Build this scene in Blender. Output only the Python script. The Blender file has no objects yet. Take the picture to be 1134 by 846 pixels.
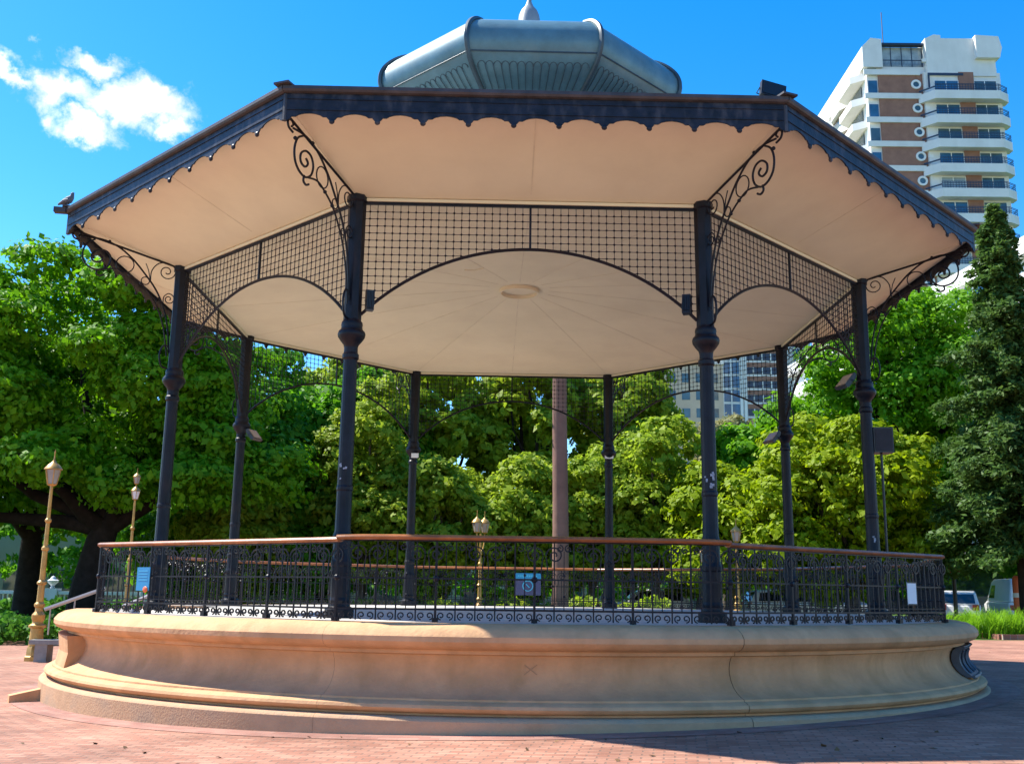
import bpy, bmesh, math, random
import numpy as np
from mathutils import Vector, Matrix

# ---------------------------------------------------------------- camera, sky, sun, exposure
scene = bpy.context.scene
COL = scene.collection
R_ = math.radians
pi = math.pi
S = 6.5                      # column circle radius of the bandstand in metres
EYE = 0.235 * S              # eye height
CAMY = -3.0859 * S
TH = 0.0252                  # octagon turned slightly

cd = bpy.data.cameras.new('camera')
cam = bpy.data.objects.new('camera', cd)
COL.objects.link(cam)
PIT, ROLL, YAW = 0.2004, 0.0134, -0.0059
_s, _c = math.sin(YAW), math.cos(YAW)
right = Vector((_c, -_s, 0)); fwd0 = Vector((_s, _c, 0)); up0 = Vector((0, 0, 1))
cp, sp = math.cos(PIT), math.sin(PIT)
fwd = cp * fwd0 + sp * up0
up = -sp * fwd0 + cp * up0
cr, sr = math.cos(ROLL), math.sin(ROLL)
rx = cr * right + sr * up
uy = cr * up - sr * right
m = Matrix((rx, uy, -fwd)).transposed().to_4x4()
m.translation = Vector((0, CAMY, EYE))
cam.matrix_world = m
cd.sensor_width = 36.0
cd.lens = 36.0 * 1141.5 / 1134.0
cd.clip_start = 0.1
cd.clip_end = 5000
scene.camera = cam

SUN_DIR = Vector((-0.709, 0.289, 1.0)).normalized()     # towards the sun
world = bpy.data.worlds.new('World')
scene.world = world
world.use_nodes = True
nt = world.node_tree
nt.nodes.clear()
def wn(t, **kw):
    n = nt.nodes.new(t)
    for k, v in kw.items():
        setattr(n, k, v)
    return n
sky = wn('ShaderNodeTexSky', sky_type='NISHITA', sun_disc=False)
sky.sun_elevation = math.asin(SUN_DIR.z)
sky.sun_rotation = math.atan2(SUN_DIR.x, SUN_DIR.y)
sky.air_density = 1.0
sky.dust_density = 0.2
sky.ozone_density = 3.0
hs = wn('ShaderNodeHueSaturation')
hs.inputs['Saturation'].default_value = 1.43
hs.inputs['Hue'].default_value = 0.504
hs.inputs['Value'].default_value = 0.94
nt.links.new(sky.outputs[0], hs.inputs['Color'])
# one small fair-weather cloud, fixed by its direction in the sky
tc = wn('ShaderNodeTexCoord')
CD = Vector((-0.3885, 0.8480, 0.4328)).normalized()
cx = Vector((CD.y, -CD.x, 0)).normalized(); cy = cx.cross(CD)
if cy.z < 0: cy = -cy
def dotn(v):
    n = wn('ShaderNodeVectorMath', operation='DOT_PRODUCT')
    nt.links.new(tc.outputs['Generated'], n.inputs[0]); n.inputs[1].default_value = v
    return n.outputs['Value']
def mth(op, a, b=None, c=None):
    n = wn('ShaderNodeMath', operation=op)
    for i, q in enumerate((a, b, c)):
        if q is None: continue
        if isinstance(q, (int, float)): n.inputs[i].default_value = q
        else: nt.links.new(q, n.inputs[i])
    return n.outputs[0]
wno = wn('ShaderNodeTexNoise'); wno.inputs['Scale'].default_value = 20.0; wno.inputs['Detail'].default_value = 8.0; wno.inputs['Roughness'].default_value = 0.62
nt.links.new(tc.outputs['Generated'], wno.inputs['Vector'])
wsub = wn('ShaderNodeVectorMath', operation='SUBTRACT'); nt.links.new(wno.outputs['Color'], wsub.inputs[0]); wsub.inputs[1].default_value = (0.5, 0.5, 0.5)
wscl = wn('ShaderNodeVectorMath', operation='SCALE'); nt.links.new(wsub.outputs[0], wscl.inputs[0]); wscl.inputs['Scale'].default_value = 0.085
wadd = wn('ShaderNodeVectorMath', operation='ADD'); nt.links.new(tc.outputs['Generated'], wadd.inputs[0]); nt.links.new(wscl.outputs[0], wadd.inputs[1])
def dotw(v):
    n = wn('ShaderNodeVectorMath', operation='DOT_PRODUCT')
    nt.links.new(wadd.outputs[0], n.inputs[0]); n.inputs[1].default_value = v
    return n.outputs['Value']
du, dv, dw = dotw(cx), dotw(cy), dotn(CD)
noi = wn('ShaderNodeTexNoise'); noi.inputs['Scale'].default_value = 40.0
noi.inputs['Detail'].default_value = 9.0; noi.inputs['Roughness'].default_value = 0.6
noi.inputs['Distortion'].default_value = 0.35
nt.links.new(tc.outputs['Generated'], noi.inputs['Vector'])
def blob(u0, v0, ru, rv):
    a = mth('DIVIDE', mth('SUBTRACT', du, u0 + 0.008), ru*1.0)
    b = mth('DIVIDE', mth('SUBTRACT', dv, v0), rv*1.0)
    d = mth('SQRT', mth('ADD', mth('MULTIPLY', a, a), mth('MULTIPLY', b, b)))
    return mth('SUBTRACT', 1.0, d)
bl = blob(-0.035, -0.004, 0.052, 0.026)
for q in ((0.018, -0.010, 0.055, 0.024), (0.045, 0.004, 0.048, 0.022), (-0.008, 0.030, 0.038, 0.013),
          (-0.004, -0.034, 0.036, 0.016), (-0.075, 0.000, 0.035, 0.014), (0.070, -0.010, 0.026, 0.015)):
    bl = mth('MAXIMUM', bl, blob(*q))
dens = mth('ADD', mth('MULTIPLY', bl, 0.85), mth('MULTIPLY', mth('SUBTRACT', noi.outputs['Fac'], 0.5), 1.25))
mr = wn('ShaderNodeMapRange', interpolation_type='SMOOTHSTEP')
mr.inputs['From Min'].default_value = 0.02; mr.inputs['From Max'].default_value = 0.72
nt.links.new(dens, mr.inputs['Value'])
front = mth('GREATER_THAN', dw, 0.5)
cfac = mth('MULTIPLY', mth('MULTIPLY', mr.outputs[0], front), 0.93)
mix = wn('ShaderNodeMix', data_type='RGBA')
nt.links.new(cfac, mix.inputs['Factor'])
nt.links.new(hs.outputs[0], mix.inputs['A'])
CLOUD_V = 5.0
mix.inputs['B'].default_value = (CLOUD_V * 0.97, CLOUD_V, CLOUD_V * 1.04, 1)
bg = wn('ShaderNodeBackground'); bg.inputs['Strength'].default_value = 0.15
csh = wn('ShaderNodeMapRange'); csh.inputs['From Min'].default_value = 0.30; csh.inputs['From Max'].default_value = 0.72
csh.inputs['To Min'].default_value = 0.74; csh.inputs['To Max'].default_value = 1.0
noi2 = wn('ShaderNodeTexNoise'); noi2.inputs['Scale'].default_value = 38.0; noi2.inputs['Detail'].default_value = 7.0
nt.links.new(tc.outputs['Generated'], noi2.inputs['Vector']); nt.links.new(noi2.outputs['Fac'], csh.inputs['Value'])
vmul = wn('ShaderNodeVectorMath', operation='SCALE'); vmul.inputs[0].default_value = (CLOUD_V*0.97, CLOUD_V, CLOUD_V*1.05)
nt.links.new(csh.outputs[0], vmul.inputs['Scale']); nt.links.new(vmul.outputs[0], mix.inputs['B'])
nt.links.new(mix.outputs['Result'], bg.inputs['Color'])
wo = wn('ShaderNodeOutputWorld')
nt.links.new(bg.outputs[0], wo.inputs['Surface'])

sd = bpy.data.lights.new('sun', 'SUN')
sd.energy = 5.0; sd.angle = R_(0.53); sd.color = (1.0, 0.95, 0.86)
sun = bpy.data.objects.new('sun', sd); COL.objects.link(sun)
sun.rotation_euler = (-SUN_DIR).to_track_quat('-Z', 'Y').to_euler()

vs = scene.view_settings
vs.view_transform = 'Standard'; vs.look = 'None'; vs.gamma = 1.0; vs.use_curve_mapping = False
vs.exposure = 1.10
scene.cycles.max_bounces = 8
scene.cycles.diffuse_bounces = 4
scene.cycles.transparent_max_bounces = 8

random.seed(7)
rng = np.random.default_rng(11)

# ---------------------------------------------------------------- helpers
class MB:
    """collects polygons, then links them as one mesh object"""
    def __init__(s):
        s.v = []; s.f = []; s.mi = []; s.uv = {}
    def add(s, vs_, fs, mi=0):
        o = len(s.v)
        s.v += [tuple(q) for q in vs_]
        s.f += [tuple(i + o for i in f) for f in fs]
        s.mi += [mi] * len(fs)
    def box(s, x0, x1, y0, y1, z0, z1, mi=0, M=None):
        v = [Vector(q) for q in ((x0,y0,z0),(x1,y0,z0),(x1,y1,z0),(x0,y1,z0),(x0,y0,z1),(x1,y0,z1),(x1,y1,z1),(x0,y1,z1))]
        if M is not None: v = [M @ q for q in v]
        s.add(v, [(0,3,2,1),(4,5,6,7),(0,1,5,4),(1,2,6,5),(2,3,7,6),(3,0,4,7)], mi)
    def tube(s, pts, r, n=6, caps=True, mi=0, closed=False):
        pts = [Vector(p) for p in pts]
        if len(pts) < 2: return
        rs = r if isinstance(r, (list, tuple)) else [r] * len(pts)
        vs_ = []; prev = None; N = len(pts)
        for i, p in enumerate(pts):
            if closed: t = pts[(i+1) % N] - pts[i-1]
            else: t = pts[min(i+1, N-1)] - pts[max(i-1, 0)]
            t.normalize()
            if prev is None:
                a = Vector((0,0,1)) if abs(t.z) < 0.9 else Vector((1,0,0))
                nrm = (a - t * a.dot(t)).normalized()
            else:
                nrm = prev - t * prev.dot(t)
                nrm = nrm.normalized() if nrm.length > 1e-6 else prev
            prev = nrm; b = t.cross(nrm)
            for k in range(n):
                a = 2*pi*k/n + pi/n
                vs_.append(p + rs[i]*(math.cos(a)*nrm + math.sin(a)*b))
        fs = []
        for i in range(N if closed else N-1):
            j = (i+1) % N
            for k in range(n):
                fs.append((i*n+k, i*n+(k+1)%n, j*n+(k+1)%n, j*n+k))
        if caps and not closed:
            fs.append(tuple(reversed(range(n)))); fs.append(tuple(range((N-1)*n, N*n)))
        s.add(vs_, fs, mi)
    def lathe(s, prof, n=24, c=(0,0,0), a0=0.0, a1=2*pi, mi=0, rot=0.0):
        full = abs(a1 - a0 - 2*pi) < 1e-6
        m_ = n if full else n + 1
        vs_ = []; fs = []
        for i in range(m_):
            a = a0 + (a1-a0)*i/n + rot
            for (r, z) in prof:
                vs_.append((c[0]+r*math.cos(a), c[1]+r*math.sin(a), c[2]+z))
        P = len(prof)
        for i in range(n):
            j = (i+1) % m_
            for k in range(P-1):
                fs.append((i*P+k, j*P+k, j*P+k+1, i*P+k+1))
        s.add(vs_, fs, mi)
    def ball(s, c, r, n=8, mi=0, sc=(1,1,1)):
        prof = [(max(1e-4, r*math.sin(pi*i/6)), -r*math.cos(pi*i/6)) for i in range(7)]
        o = len(s.v); s.lathe(prof, n, (0,0,0), mi=mi)
        for i in range(o, len(s.v)):
            x,y,z = s.v[i]; s.v[i] = (c[0]+x*sc[0], c[1]+y*sc[1], c[2]+z*sc[2])
    def prism(s, poly, d0, d1, M=None, mi=0):
        """poly in xz, extruded along y from d0 to d1"""
        n = len(poly)
        v = [Vector((x, d0, z)) for x, z in poly] + [Vector((x, d1, z)) for x, z in poly]
        if M is not None: v = [M @ q for q in v]
        fs = [tuple(range(n)), tuple(reversed(range(n, 2*n)))]
        for i in range(n):
            j = (i+1) % n
            fs.append((i, i+n, j+n, j))
        s.add(v, fs, mi)
    def xform(s, M):
        s.v = [tuple(M @ Vector(q)) for q in s.v]
    def build(s, name, mat, parent=None, smooth=False, fix=True, loc=None):
        me = bpy.data.meshes.new(name)
        me.from_pydata(s.v, [], s.f)
        for mm in (mat if isinstance(mat, (list, tuple)) else [mat]): me.materials.append(mm)
        if isinstance(mat, (list, tuple)): me.polygons.foreach_set('material_index', s.mi)
        if fix:
            b = bmesh.new(); b.from_mesh(me); bmesh.ops.recalc_face_normals(b, faces=b.faces); b.to_mesh(me); b.free()
        if smooth:
            me.polygons.foreach_set('use_smooth', [True]*len(me.polygons))
            try: me.set_sharp_from_angle(angle=R_(smooth if smooth is not True else 40))
            except Exception: pass
        me.update()
        return link(name, me, parent, loc)

def link(name, me, parent=None, loc=None):
    o = bpy.data.objects.new(name, me); COL.objects.link(o)
    if parent is not None: o.parent = parent
    if loc is not None: o.location = loc
    return o
def thing(name, label, cat, loc=(0,0,0), rz=0.0, group=None):
    o = bpy.data.objects.new(name, None); COL.objects.link(o)
    o.empty_display_size = 0.2
    o.location = loc; o.rotation_euler = (0,0,rz)
    return tag(o, label, cat, group)
def tag(o, label, cat, group=None):
    o['label'] = label; o['category'] = cat
    if group: o['group'] = group
    return o
def kind(o, k='structure'):
    o['kind'] = k; return o
def dup(o, parent=None):
    c = o.copy(); COL.objects.link(c)
    if parent is not None: c.parent = parent
    for ch in list(o.children): dup(ch, c)
    return c

# ---------------------------------------------------------------- materials
def mat(name, col, rough=0.6, metal=0.0, spec=0.5, var=0.0, vscale=3.0, bump=0.0, bscale=40.0, col2=None, stain=None, detail=5.0):
    M = bpy.data.materials.new(name); M.use_nodes = True
    t = M.node_tree; b = t.nodes['Principled BSDF']
    b.inputs['Roughness'].default_value = rough; b.inputs['Metallic'].default_value = metal
    b.inputs['Specular IOR Level'].default_value = spec
    b.inputs['Base Color'].default_value = (*col, 1)
    tcn = t.nodes.new('ShaderNodeTexCoord')
    if var > 0 or col2:
        n = t.nodes.new('ShaderNodeTexNoise'); n.inputs['Scale'].default_value = vscale
        n.inputs['Detail'].default_value = detail; n.inputs['Roughness'].default_value = 0.65
        t.links.new(tcn.outputs['Object'], n.inputs['Vector'])
        r = t.nodes.new('ShaderNodeValToRGB')
        c2 = col2 if col2 else tuple(min(1, c*(1+var)) for c in col)
        c1 = tuple(c*(1-var) for c in col) if not col2 else col
        r.color_ramp.elements[0].color = (*c1, 1); r.color_ramp.elements[0].position = 0.32
        r.color_ramp.elements[1].color = (*c2, 1); r.color_ramp.elements[1].position = 0.68
        t.links.new(n.outputs['Fac'], r.inputs['Fac'])
        out = r.outputs['Color']
        if stain:
            n2 = t.nodes.new('ShaderNodeTexNoise'); n2.inputs['Scale'].default_value = stain[1]; n2.inputs['Detail'].default_value = 8
            mp = t.nodes.new('ShaderNodeMapping'); mp.inputs['Scale'].default_value = stain[2]
            t.links.new(tcn.outputs['Object'], mp.inputs['Vector']); t.links.new(mp.outputs[0], n2.inputs['Vector'])
            r2 = t.nodes.new('ShaderNodeMapRange'); r2.inputs['From Min'].default_value = 0.5; r2.inputs['From Max'].default_value = 0.75
            r2.inputs['To Max'].default_value = stain[3]
            t.links.new(n2.outputs['Fac'], r2.inputs['Value'])
            mx = t.nodes.new('ShaderNodeMix'); mx.data_type = 'RGBA'
            t.links.new(r2.outputs[0], mx.inputs['Factor']); t.links.new(out, mx.inputs['A'])
            mx.inputs['B'].default_value = (*stain[0], 1)
            out = mx.outputs['Result']
        t.links.new(out, b.inputs['Base Color'])
    if bump > 0:
        nb = t.nodes.new('ShaderNodeTexNoise'); nb.inputs['Scale'].default_value = bscale; nb.inputs['Detail'].default_value = 6
        t.links.new(tcn.outputs['Object'], nb.inputs['Vector'])
        bp = t.nodes.new('ShaderNodeBump'); bp.inputs['Strength'].default_value = bump; bp.inputs['Distance'].default_value = 0.02
        t.links.new(nb.outputs['Fac'], bp.inputs['Height']); t.links.new(bp.outputs[0], b.inputs['Normal'])
    return M

def leaf_mat(name, c1, c2, scale=0.5, trans=0.35, c3=None):
    M = bpy.data.materials.new(name); M.use_nodes = True
    t = M.node_tree; b = t.nodes['Principled BSDF']
    b.inputs['Roughness'].default_value = 0.55; b.inputs['Specular IOR Level'].default_value = 0.22
    tcn = t.nodes.new('ShaderNodeTexCoord')
    n = t.nodes.new('ShaderNodeTexNoise'); n.inputs['Scale'].default_value = scale*2.4; n.inputs['Detail'].default_value = 9; n.inputs['Roughness'].default_value = 0.75
    t.links.new(tcn.outputs['Object'], n.inputs['Vector'])
    r = t.nodes.new('ShaderNodeValToRGB')
    r.color_ramp.elements[0].color = (*c1, 1); r.color_ramp.elements[0].position = 0.35
    r.color_ramp.elements[1].color = (*c2, 1); r.color_ramp.elements[1].position = 0.65
    if c3:
        e = r.color_ramp.elements.new(0.8); e.color = (*c3, 1)
    t.links.new(n.outputs['Fac'], r.inputs['Fac'])
    t.links.new(r.outputs['Color'], b.inputs['Base Color'])
    tr = t.nodes.new('ShaderNodeBsdfTranslucent'); t.links.new(r.outputs['Color'], tr.inputs['Color'])
    ms = t.nodes.new('ShaderNodeMixShader'); ms.inputs[0].default_value = trans
    t.links.new(b.outputs[0], ms.inputs[1]); t.links.new(tr.outputs[0], ms.inputs[2])
    t.links.new(ms.outputs[0], t.nodes['Material Output'].inputs['Surface'])
    return M

def brick_mat(name, c1, c2, mortar, bw, bh, rot=0.0, uv=False, msz=0.006, bump=0.4, rough=0.8):
    M = bpy.data.materials.new(name); M.use_nodes = True
    t = M.node_tree; b = t.nodes['Principled BSDF']; b.inputs['Roughness'].default_value = rough
    b.inputs['Specular IOR Level'].default_value = 0.3
    tcn = t.nodes.new('ShaderNodeTexCoord')
    mp = t.nodes.new('ShaderNodeMapping'); mp.inputs['Rotation'].default_value = (0,0,rot)
    t.links.new(tcn.outputs['UV' if uv else 'Object'], mp.inputs['Vector'])
    br = t.nodes.new('ShaderNodeTexBrick'); br.inputs['Scale'].default_value = 1.0
    br.inputs['Color1'].default_value = (*c1,1); br.inputs['Color2'].default_value = (*c2,1); br.inputs['Mortar'].default_value = (*mortar,1)
    br.inputs['Mortar Size'].default_value = msz; br.inputs['Mortar Smooth'].default_value = 0.3
    br.inputs['Brick Width'].default_value = bw; br.inputs['Row Height'].default_value = bh; br.inputs['Bias'].default_value = 0.0
    t.links.new(mp.outputs[0], br.inputs['Vector'])
    n = t.nodes.new('ShaderNodeTexNoise'); n.inputs['Scale'].default_value = 0.7; n.inputs['Detail'].default_value = 8; n.inputs['Roughness'].default_value = 0.7
    t.links.new(tcn.outputs['Object'], n.inputs['Vector'])
    mr_ = t.nodes.new('ShaderNodeMapRange'); mr_.inputs['From Min'].default_value = 0.3; mr_.inputs['From Max'].default_value = 0.7
    mr_.inputs['To Min'].default_value = 0.55; mr_.inputs['To Max'].default_value = 1.25
    t.links.new(n.outputs['Fac'], mr_.inputs['Value'])
    mx = t.nodes.new('ShaderNodeMix'); mx.data_type = 'RGBA'; mx.blend_type = 'MULTIPLY'; mx.inputs['Factor'].default_value = 1
    t.links.new(br.outputs['Color'], mx.inputs['A']); t.links.new(mr_.outputs[0], mx.inputs['B'])
    t.links.new(mx.outputs['Result'], b.inputs['Base Color'])
    bp = t.nodes.new('ShaderNodeBump'); bp.inputs['Strength'].default_value = bump; bp.inputs['Distance'].default_value = 0.01; bp.invert = True
    t.links.new(br.outputs['Fac'], bp.inputs['Height']); t.links.new(bp.outputs[0], b.inputs['Normal'])
    return M

IRON = mat('painted_iron', (0.0065,0.008,0.014), 0.42, 0.0, 0.24, var=0.4, vscale=6, bump=0.16, bscale=45, stain=((0.045,0.024,0.016), 6, (1,1,0.3), 0.35))
VAL = mat('valance_paint', (0.012,0.015,0.025), 0.45, 0.0, 0.28, var=0.5, vscale=5, bump=0.25, bscale=22, stain=((0.12,0.12,0.125), 4, (2,2,0.8), 0.40))
GUT = mat('gutter_zinc', (0.05,0.049,0.053), 0.55, 0.2, 0.5, var=0.35, vscale=4, stain=((0.075,0.05,0.042), 3, (1,1,1), 0.6), bump=0.1)
CEIL = mat('cream_ceiling', (0.76,0.72,0.51), 0.7, 0, 0.3, var=0.05, vscale=0.8, stain=((0.66,0.60,0.42), 1.1, (1,1,1), 0.45), bump=0.05, bscale=12)
SEAM = mat('ceiling_batten', (0.68,0.635,0.45), 0.7, var=0.1)
DOME = mat('dome_zinc', (0.10,0.195,0.22), 0.42, 0.15, 0.5, var=0.16, vscale=3, stain=((0.145,0.23,0.24), 4, (1,1,0.3), 0.6), bump=0.06, bscale=14)
DOMED = mat('dome_rib_zinc', (0.05,0.08,0.095), 0.45, 0.2, 0.5, var=0.2)
ROOF = mat('roof_zinc', (0.20,0.25,0.27), 0.5, 0.2, var=0.2, vscale=2)
WOOD = mat('handrail_wood', (0.29,0.10,0.03), 0.33, 0, 0.6, var=0.35, vscale=4, bump=0.1)
PLINTH = mat('ochre_render', (0.58,0.325,0.165), 0.85, 0, 0.25, var=0.17, vscale=1.6, bump=0.4, bscale=18, stain=((0.36,0.205,0.085), 2.2, (1.6,1.6,0.35), 0.5), detail=10)
PLBASE = mat('plinth_base_render', (0.50,0.30,0.17), 0.88, 0, 0.25, var=0.16, vscale=2.0, bump=0.35, bscale=35, stain=((0.25,0.20,0.15), 2, (1,1,1.5), 0.6))
DARKGAP = mat('dark_joint_fill', (0.10,0.055,0.03), 0.9)  # plain dark brown of the filler showing in the plinth joints
CONC = mat('deck_concrete', (0.43,0.41,0.38), 0.8, var=0.12, vscale=2, bump=0.2)
BLACK = mat('black_plastic', (0.012,0.013,0.016), 0.4, 0, 0.5, var=0.2)
GLASSY = mat('lamp_glass', (0.35,0.34,0.31), 0.12, 0, 0.6, var=0.15)
FLOODG = mat('flood_lens', (0.33,0.27,0.22), 0.2, 0, 0.6, var=0.1)
GOLD = mat('gold_paint', (0.48,0.27,0.065), 0.38, 0.25, 0.5, var=0.22, vscale=6, stain=((0.22,0.13,0.05), 4, (1,1,0.5), 0.5))
STONE = mat('grey_stone', (0.26,0.25,0.23), 0.85, var=0.2, vscale=3, bump=0.3)
BARK = mat('dark_bark', (0.024,0.018,0.015), 0.95, 0, 0.15, var=0.4, vscale=2.5, bump=0.9, bscale=9)
BARKG = mat('grey_bark', (0.11,0.09,0.075), 0.95, 0, 0.15, var=0.35, vscale=2.5, bump=0.8, bscale=9)
PALMB = mat('palm_bark', (0.215,0.125,0.095), 0.9, 0, 0.2, var=0.2, vscale=1.2, bump=0.5, bscale=5)
GRASS = mat('lawn', (0.05,0.10,0.015), 0.9, 0, 0.2, var=0.4, vscale=1.5, bump=0.8, bscale=40)
ASPH = mat('asphalt', (0.055,0.054,0.055), 0.85, var=0.2, vscale=3, bump=0.3, bscale=80)
WHITE = mat('white_paint', (0.78,0.77,0.74), 0.6, var=0.05, vscale=1)
WHITER = mat('white_render', (0.74,0.72,0.68), 0.75, var=0.06, vscale=0.4, stain=((0.55,0.52,0.47), 0.5, (1,1,0.2), 0.4))
TBRICK = mat('tower_brick', (0.29,0.14,0.095), 0.8, var=0.18, vscale=0.8, stain=((0.28,0.13,0.09), 1.0, (1,1,2), 0.4))
TGLASS = mat('window_glass', (0.06,0.10,0.12), 0.08, 0, 0.8, var=0.4, vscale=0.35)
TGLASS2 = mat('curtained_glass', (0.30,0.34,0.34), 0.15, 0, 0.7, var=0.35, vscale=0.5)
BGLASS = mat('blue_glass', (0.035,0.11,0.21), 0.1, 0, 0.8, var=0.4, vscale=0.3)
NAVY = mat('navy_metal', (0.02,0.035,0.07), 0.4, var=0.2)
BEIGE = mat('beige_render', (0.48,0.41,0.32), 0.85, var=0.1, vscale=0.3)
CREAMW = mat('pale_stone', (0.62,0.62,0.62), 0.8, var=0.1, vscale=1.0)
CARW = mat('white_car_paint', (0.78,0.78,0.77), 0.15, 0, 0.7, var=0.03)
CARB = mat('silver_car_paint', (0.42,0.48,0.54), 0.2, 0.3, 0.7, var=0.03)
CARG = mat('car_glass', (0.015,0.02,0.025), 0.05, 0, 0.9, var=0.1)
RUBBER = mat('rubber', (0.02,0.02,0.02), 0.8, var=0.2)
RED = mat('red_lamp', (0.45,0.02,0.02), 0.3, var=0.1)
ORANGE = mat('orange_paint', (0.62,0.13,0.04), 0.5, var=0.12, vscale=3)
BLUES = mat('blue_sign_paint', (0.015,0.25,0.50), 0.45, var=0.1)
BLUED = mat('deep_blue_sign_paint', (0.05,0.055,0.14), 0.5, var=0.1)
CYANS = mat('cyan_sign_paint', (0.06,0.42,0.65), 0.45, var=0.08)
PAPER = mat('white_sign_paint', (0.72,0.74,0.76), 0.6, var=0.04)
FEATH = mat('pigeon_feathers', (0.10,0.11,0.13), 0.7, var=0.3, vscale=20)
PLAZA = brick_mat('plaza_brick', (0.33,0.14,0.088), (0.44,0.225,0.15), (0.24,0.14,0.10), 0.21, 0.105, R_(9), msz=0.011, bump=0.6)
RING = brick_mat('ring_brick', (0.30,0.135,0.10), (0.38,0.20,0.15), (0.28,0.17,0.13), 0.23, 0.11, 0, uv=True)
EDGEB = brick_mat('edging_brick', (0.33,0.12,0.08), (0.40,0.17,0.11), (0.40,0.33,0.28), 0.24, 0.08, 0)
PATHM = mat('pale_path', (0.45,0.36,0.29), 0.9, var=0.12, vscale=1.5, bump=0.3)

L_BRIGHT = leaf_mat('bright_leaves', (0.091,0.262,0.005), (0.207,0.451,0.007), 0.6, 0.52, (0.305,0.500,0.007))
L_DEEP = leaf_mat('deep_leaves', (0.067,0.232,0.010), (0.171,0.403,0.012), 0.5, 0.54)
L_MID = leaf_mat('mid_leaves', (0.195,0.329,0.015), (0.415,0.500,0.034), 0.6, 0.56, (0.500,0.500,0.085))
L_YEL = leaf_mat('yellow_green_leaves', (0.207,0.317,0.005), (0.354,0.451,0.006), 0.7, 0.52, (0.415,0.488,0.007))
L_CON = leaf_mat('conifer_needles', (0.035,0.095,0.018), (0.115,0.20,0.035), 1.0, 0.38, (0.22,0.19,0.07))
L_OLIVE = leaf_mat('olive_leaves', (0.207,0.220,0.073), (0.342,0.317,0.134), 0.8, 0.40)
L_STRAP = leaf_mat('strap_leaves', (0.146,0.342,0.012), (0.268,0.488,0.022), 2.5, 0.5)
L_BED = leaf_mat('bed_leaves', (0.055,0.171,0.015), (0.110,0.281,0.024), 2.0, 0.4)

# ---------------------------------------------------------------- ground
def hz(x):
    return -0.025 + 0.0227 * 11.0 * math.tanh(x / 11.0)
def sheet(name, x0, x1, y0, y1, off, m_, nx=60):
    b = MB(); vs_ = []; fs = []
    xs = [x0 + (x1-x0)*i/nx for i in range(nx+1)]
    if x1 - x0 > 400:
        xs = sorted(set([x0, x0/4, x0/10] + [-60 + 2*i for i in range(61)] + [x1/10, x1/4, x1]))
    for x in xs:
        vs_ += [(x, y0, hz(x)+off), (x, y1, hz(x)+off)]
    for i in range(len(xs)-1):
        fs.append((2*i, 2*i+2, 2*i+3, 2*i+1))
    b.add(vs_, fs)
    return kind(b.build(name, m_))
sheet('ground', -2500, 2500, -200, 3500, 0.0, GRASS)
sheet('plaza', -60, 60, -60, 14.2, 0.004, PLAZA, 120)
sheet('road', 6, 120, 27.0, 37.0, 0.006, ASPH, 60)
sheet('path', -60, 6, 34.0, 40.0, 0.006, PATHM, 40)
b = MB()
for i in range(60):
    b.box(6+1.9*i, 6+1.9*i+1.88, 26.7, 26.998, hz(6+1.9*i)-0.05, hz(6+1.9*i)+0.13)
kind(b.build('kerb', STONE))
# darker ring of bricks laid round the plinth
me = bpy.data.meshes.new('brick_ring')
n = 160; r0, r1 = 1.245*S, 1.318*S
vs_ = []; fs = []
for i in range(n+1):
    a = 2*pi*i/n
    for r in (r0, r1): vs_.append((r*math.cos(a), r*math.sin(a), hz(r*math.cos(a))+0.009))
for i in range(n): fs.append((2*i, 2*i+1, 2*i+3, 2*i+2))
me.from_pydata(vs_, [], fs); uvl = me.uv_layers.new(name='UVMap')
for p in me.polygons:
    for li in p.loop_indices:
        vi = me.loops[li].vertex_index
        uvl.data[li].uv = ((vi//2)*2*pi/n*r1, (r1-r0) if vi % 2 else 0.0)
me.materials.append(RING)
kind(link('brick_ring', me))

# ---------------------------------------------------------------- bandstand
def Z(z): return EYE + z*S           # fitted heights are relative to the eye
def ang(k): return -pi/2 - pi/8 + k*pi/4 + TH     # column k
def fang(k): return -pi/2 + k*pi/4 + TH           # middle of facet k (between columns k and k+1)
def pol(r, a, z=0.0): return Vector((r*math.cos(a), r*math.sin(a), z))

BS = thing('bandstand', 'octagonal iron bandstand with cream ceiling on a round ochre plinth', 'bandstand', (0,0,0))

# plinth: moulded profile swept round, open on the left where steps are let in
PROF = [(1.150,-.0575),(1.195,-.0578),(1.214,-.0615),(1.228,-.0690),(1.236,-.0790),(1.236,-.0880),(1.230,-.0955),(1.218,-.1010),(1.203,-.1035),
        (1.2025,-.1100),(1.190,-.1125),(1.1885,-.1155),(1.184,-.1230),(1.1815,-.1330),(1.182,-.1430),(1.1865,-.1550),(1.1945,-.1660),(1.206,-.1750),(1.219,-.1815),(1.230,-.1845),
        (1.2305,-.1880),(1.238,-.1895),(1.2455,-.1935),(1.248,-.1985),(1.245,-.2035),(1.238,-.2070),(1.232,-.2085),(1.232,-.2120)]
BASEP = [(1.232,-.2122),(1.246,-.2126),(1.253,-.2150),(1.256,-.2190),(1.257,-.29)]
STA = fang(6)                                   # facet with the steps (left)
A0, A1 = STA + R_(14), STA + 2*pi - R_(14)
joints = [-90 - 16.2, -90 + 19.6, -90 + 62, -90 + 104, 62, 104]
jr = [R_(j) for j in joints]
def seg_angles(lo, hi):
    out = []; cuts = sorted(j + 2*pi*k for j in jr for k in (-1,0,1,2) if lo + 0.02 < j + 2*pi*k < hi - 0.02)
    edges = [lo] + cuts + [hi]
    return [(edges[i] + (0.0003 if i else 0), edges[i+1] - (0.0003 if i < len(edges)-2 else 0)) for i in range(len(edges)-1)]
b = MB(); bb = MB()
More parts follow.
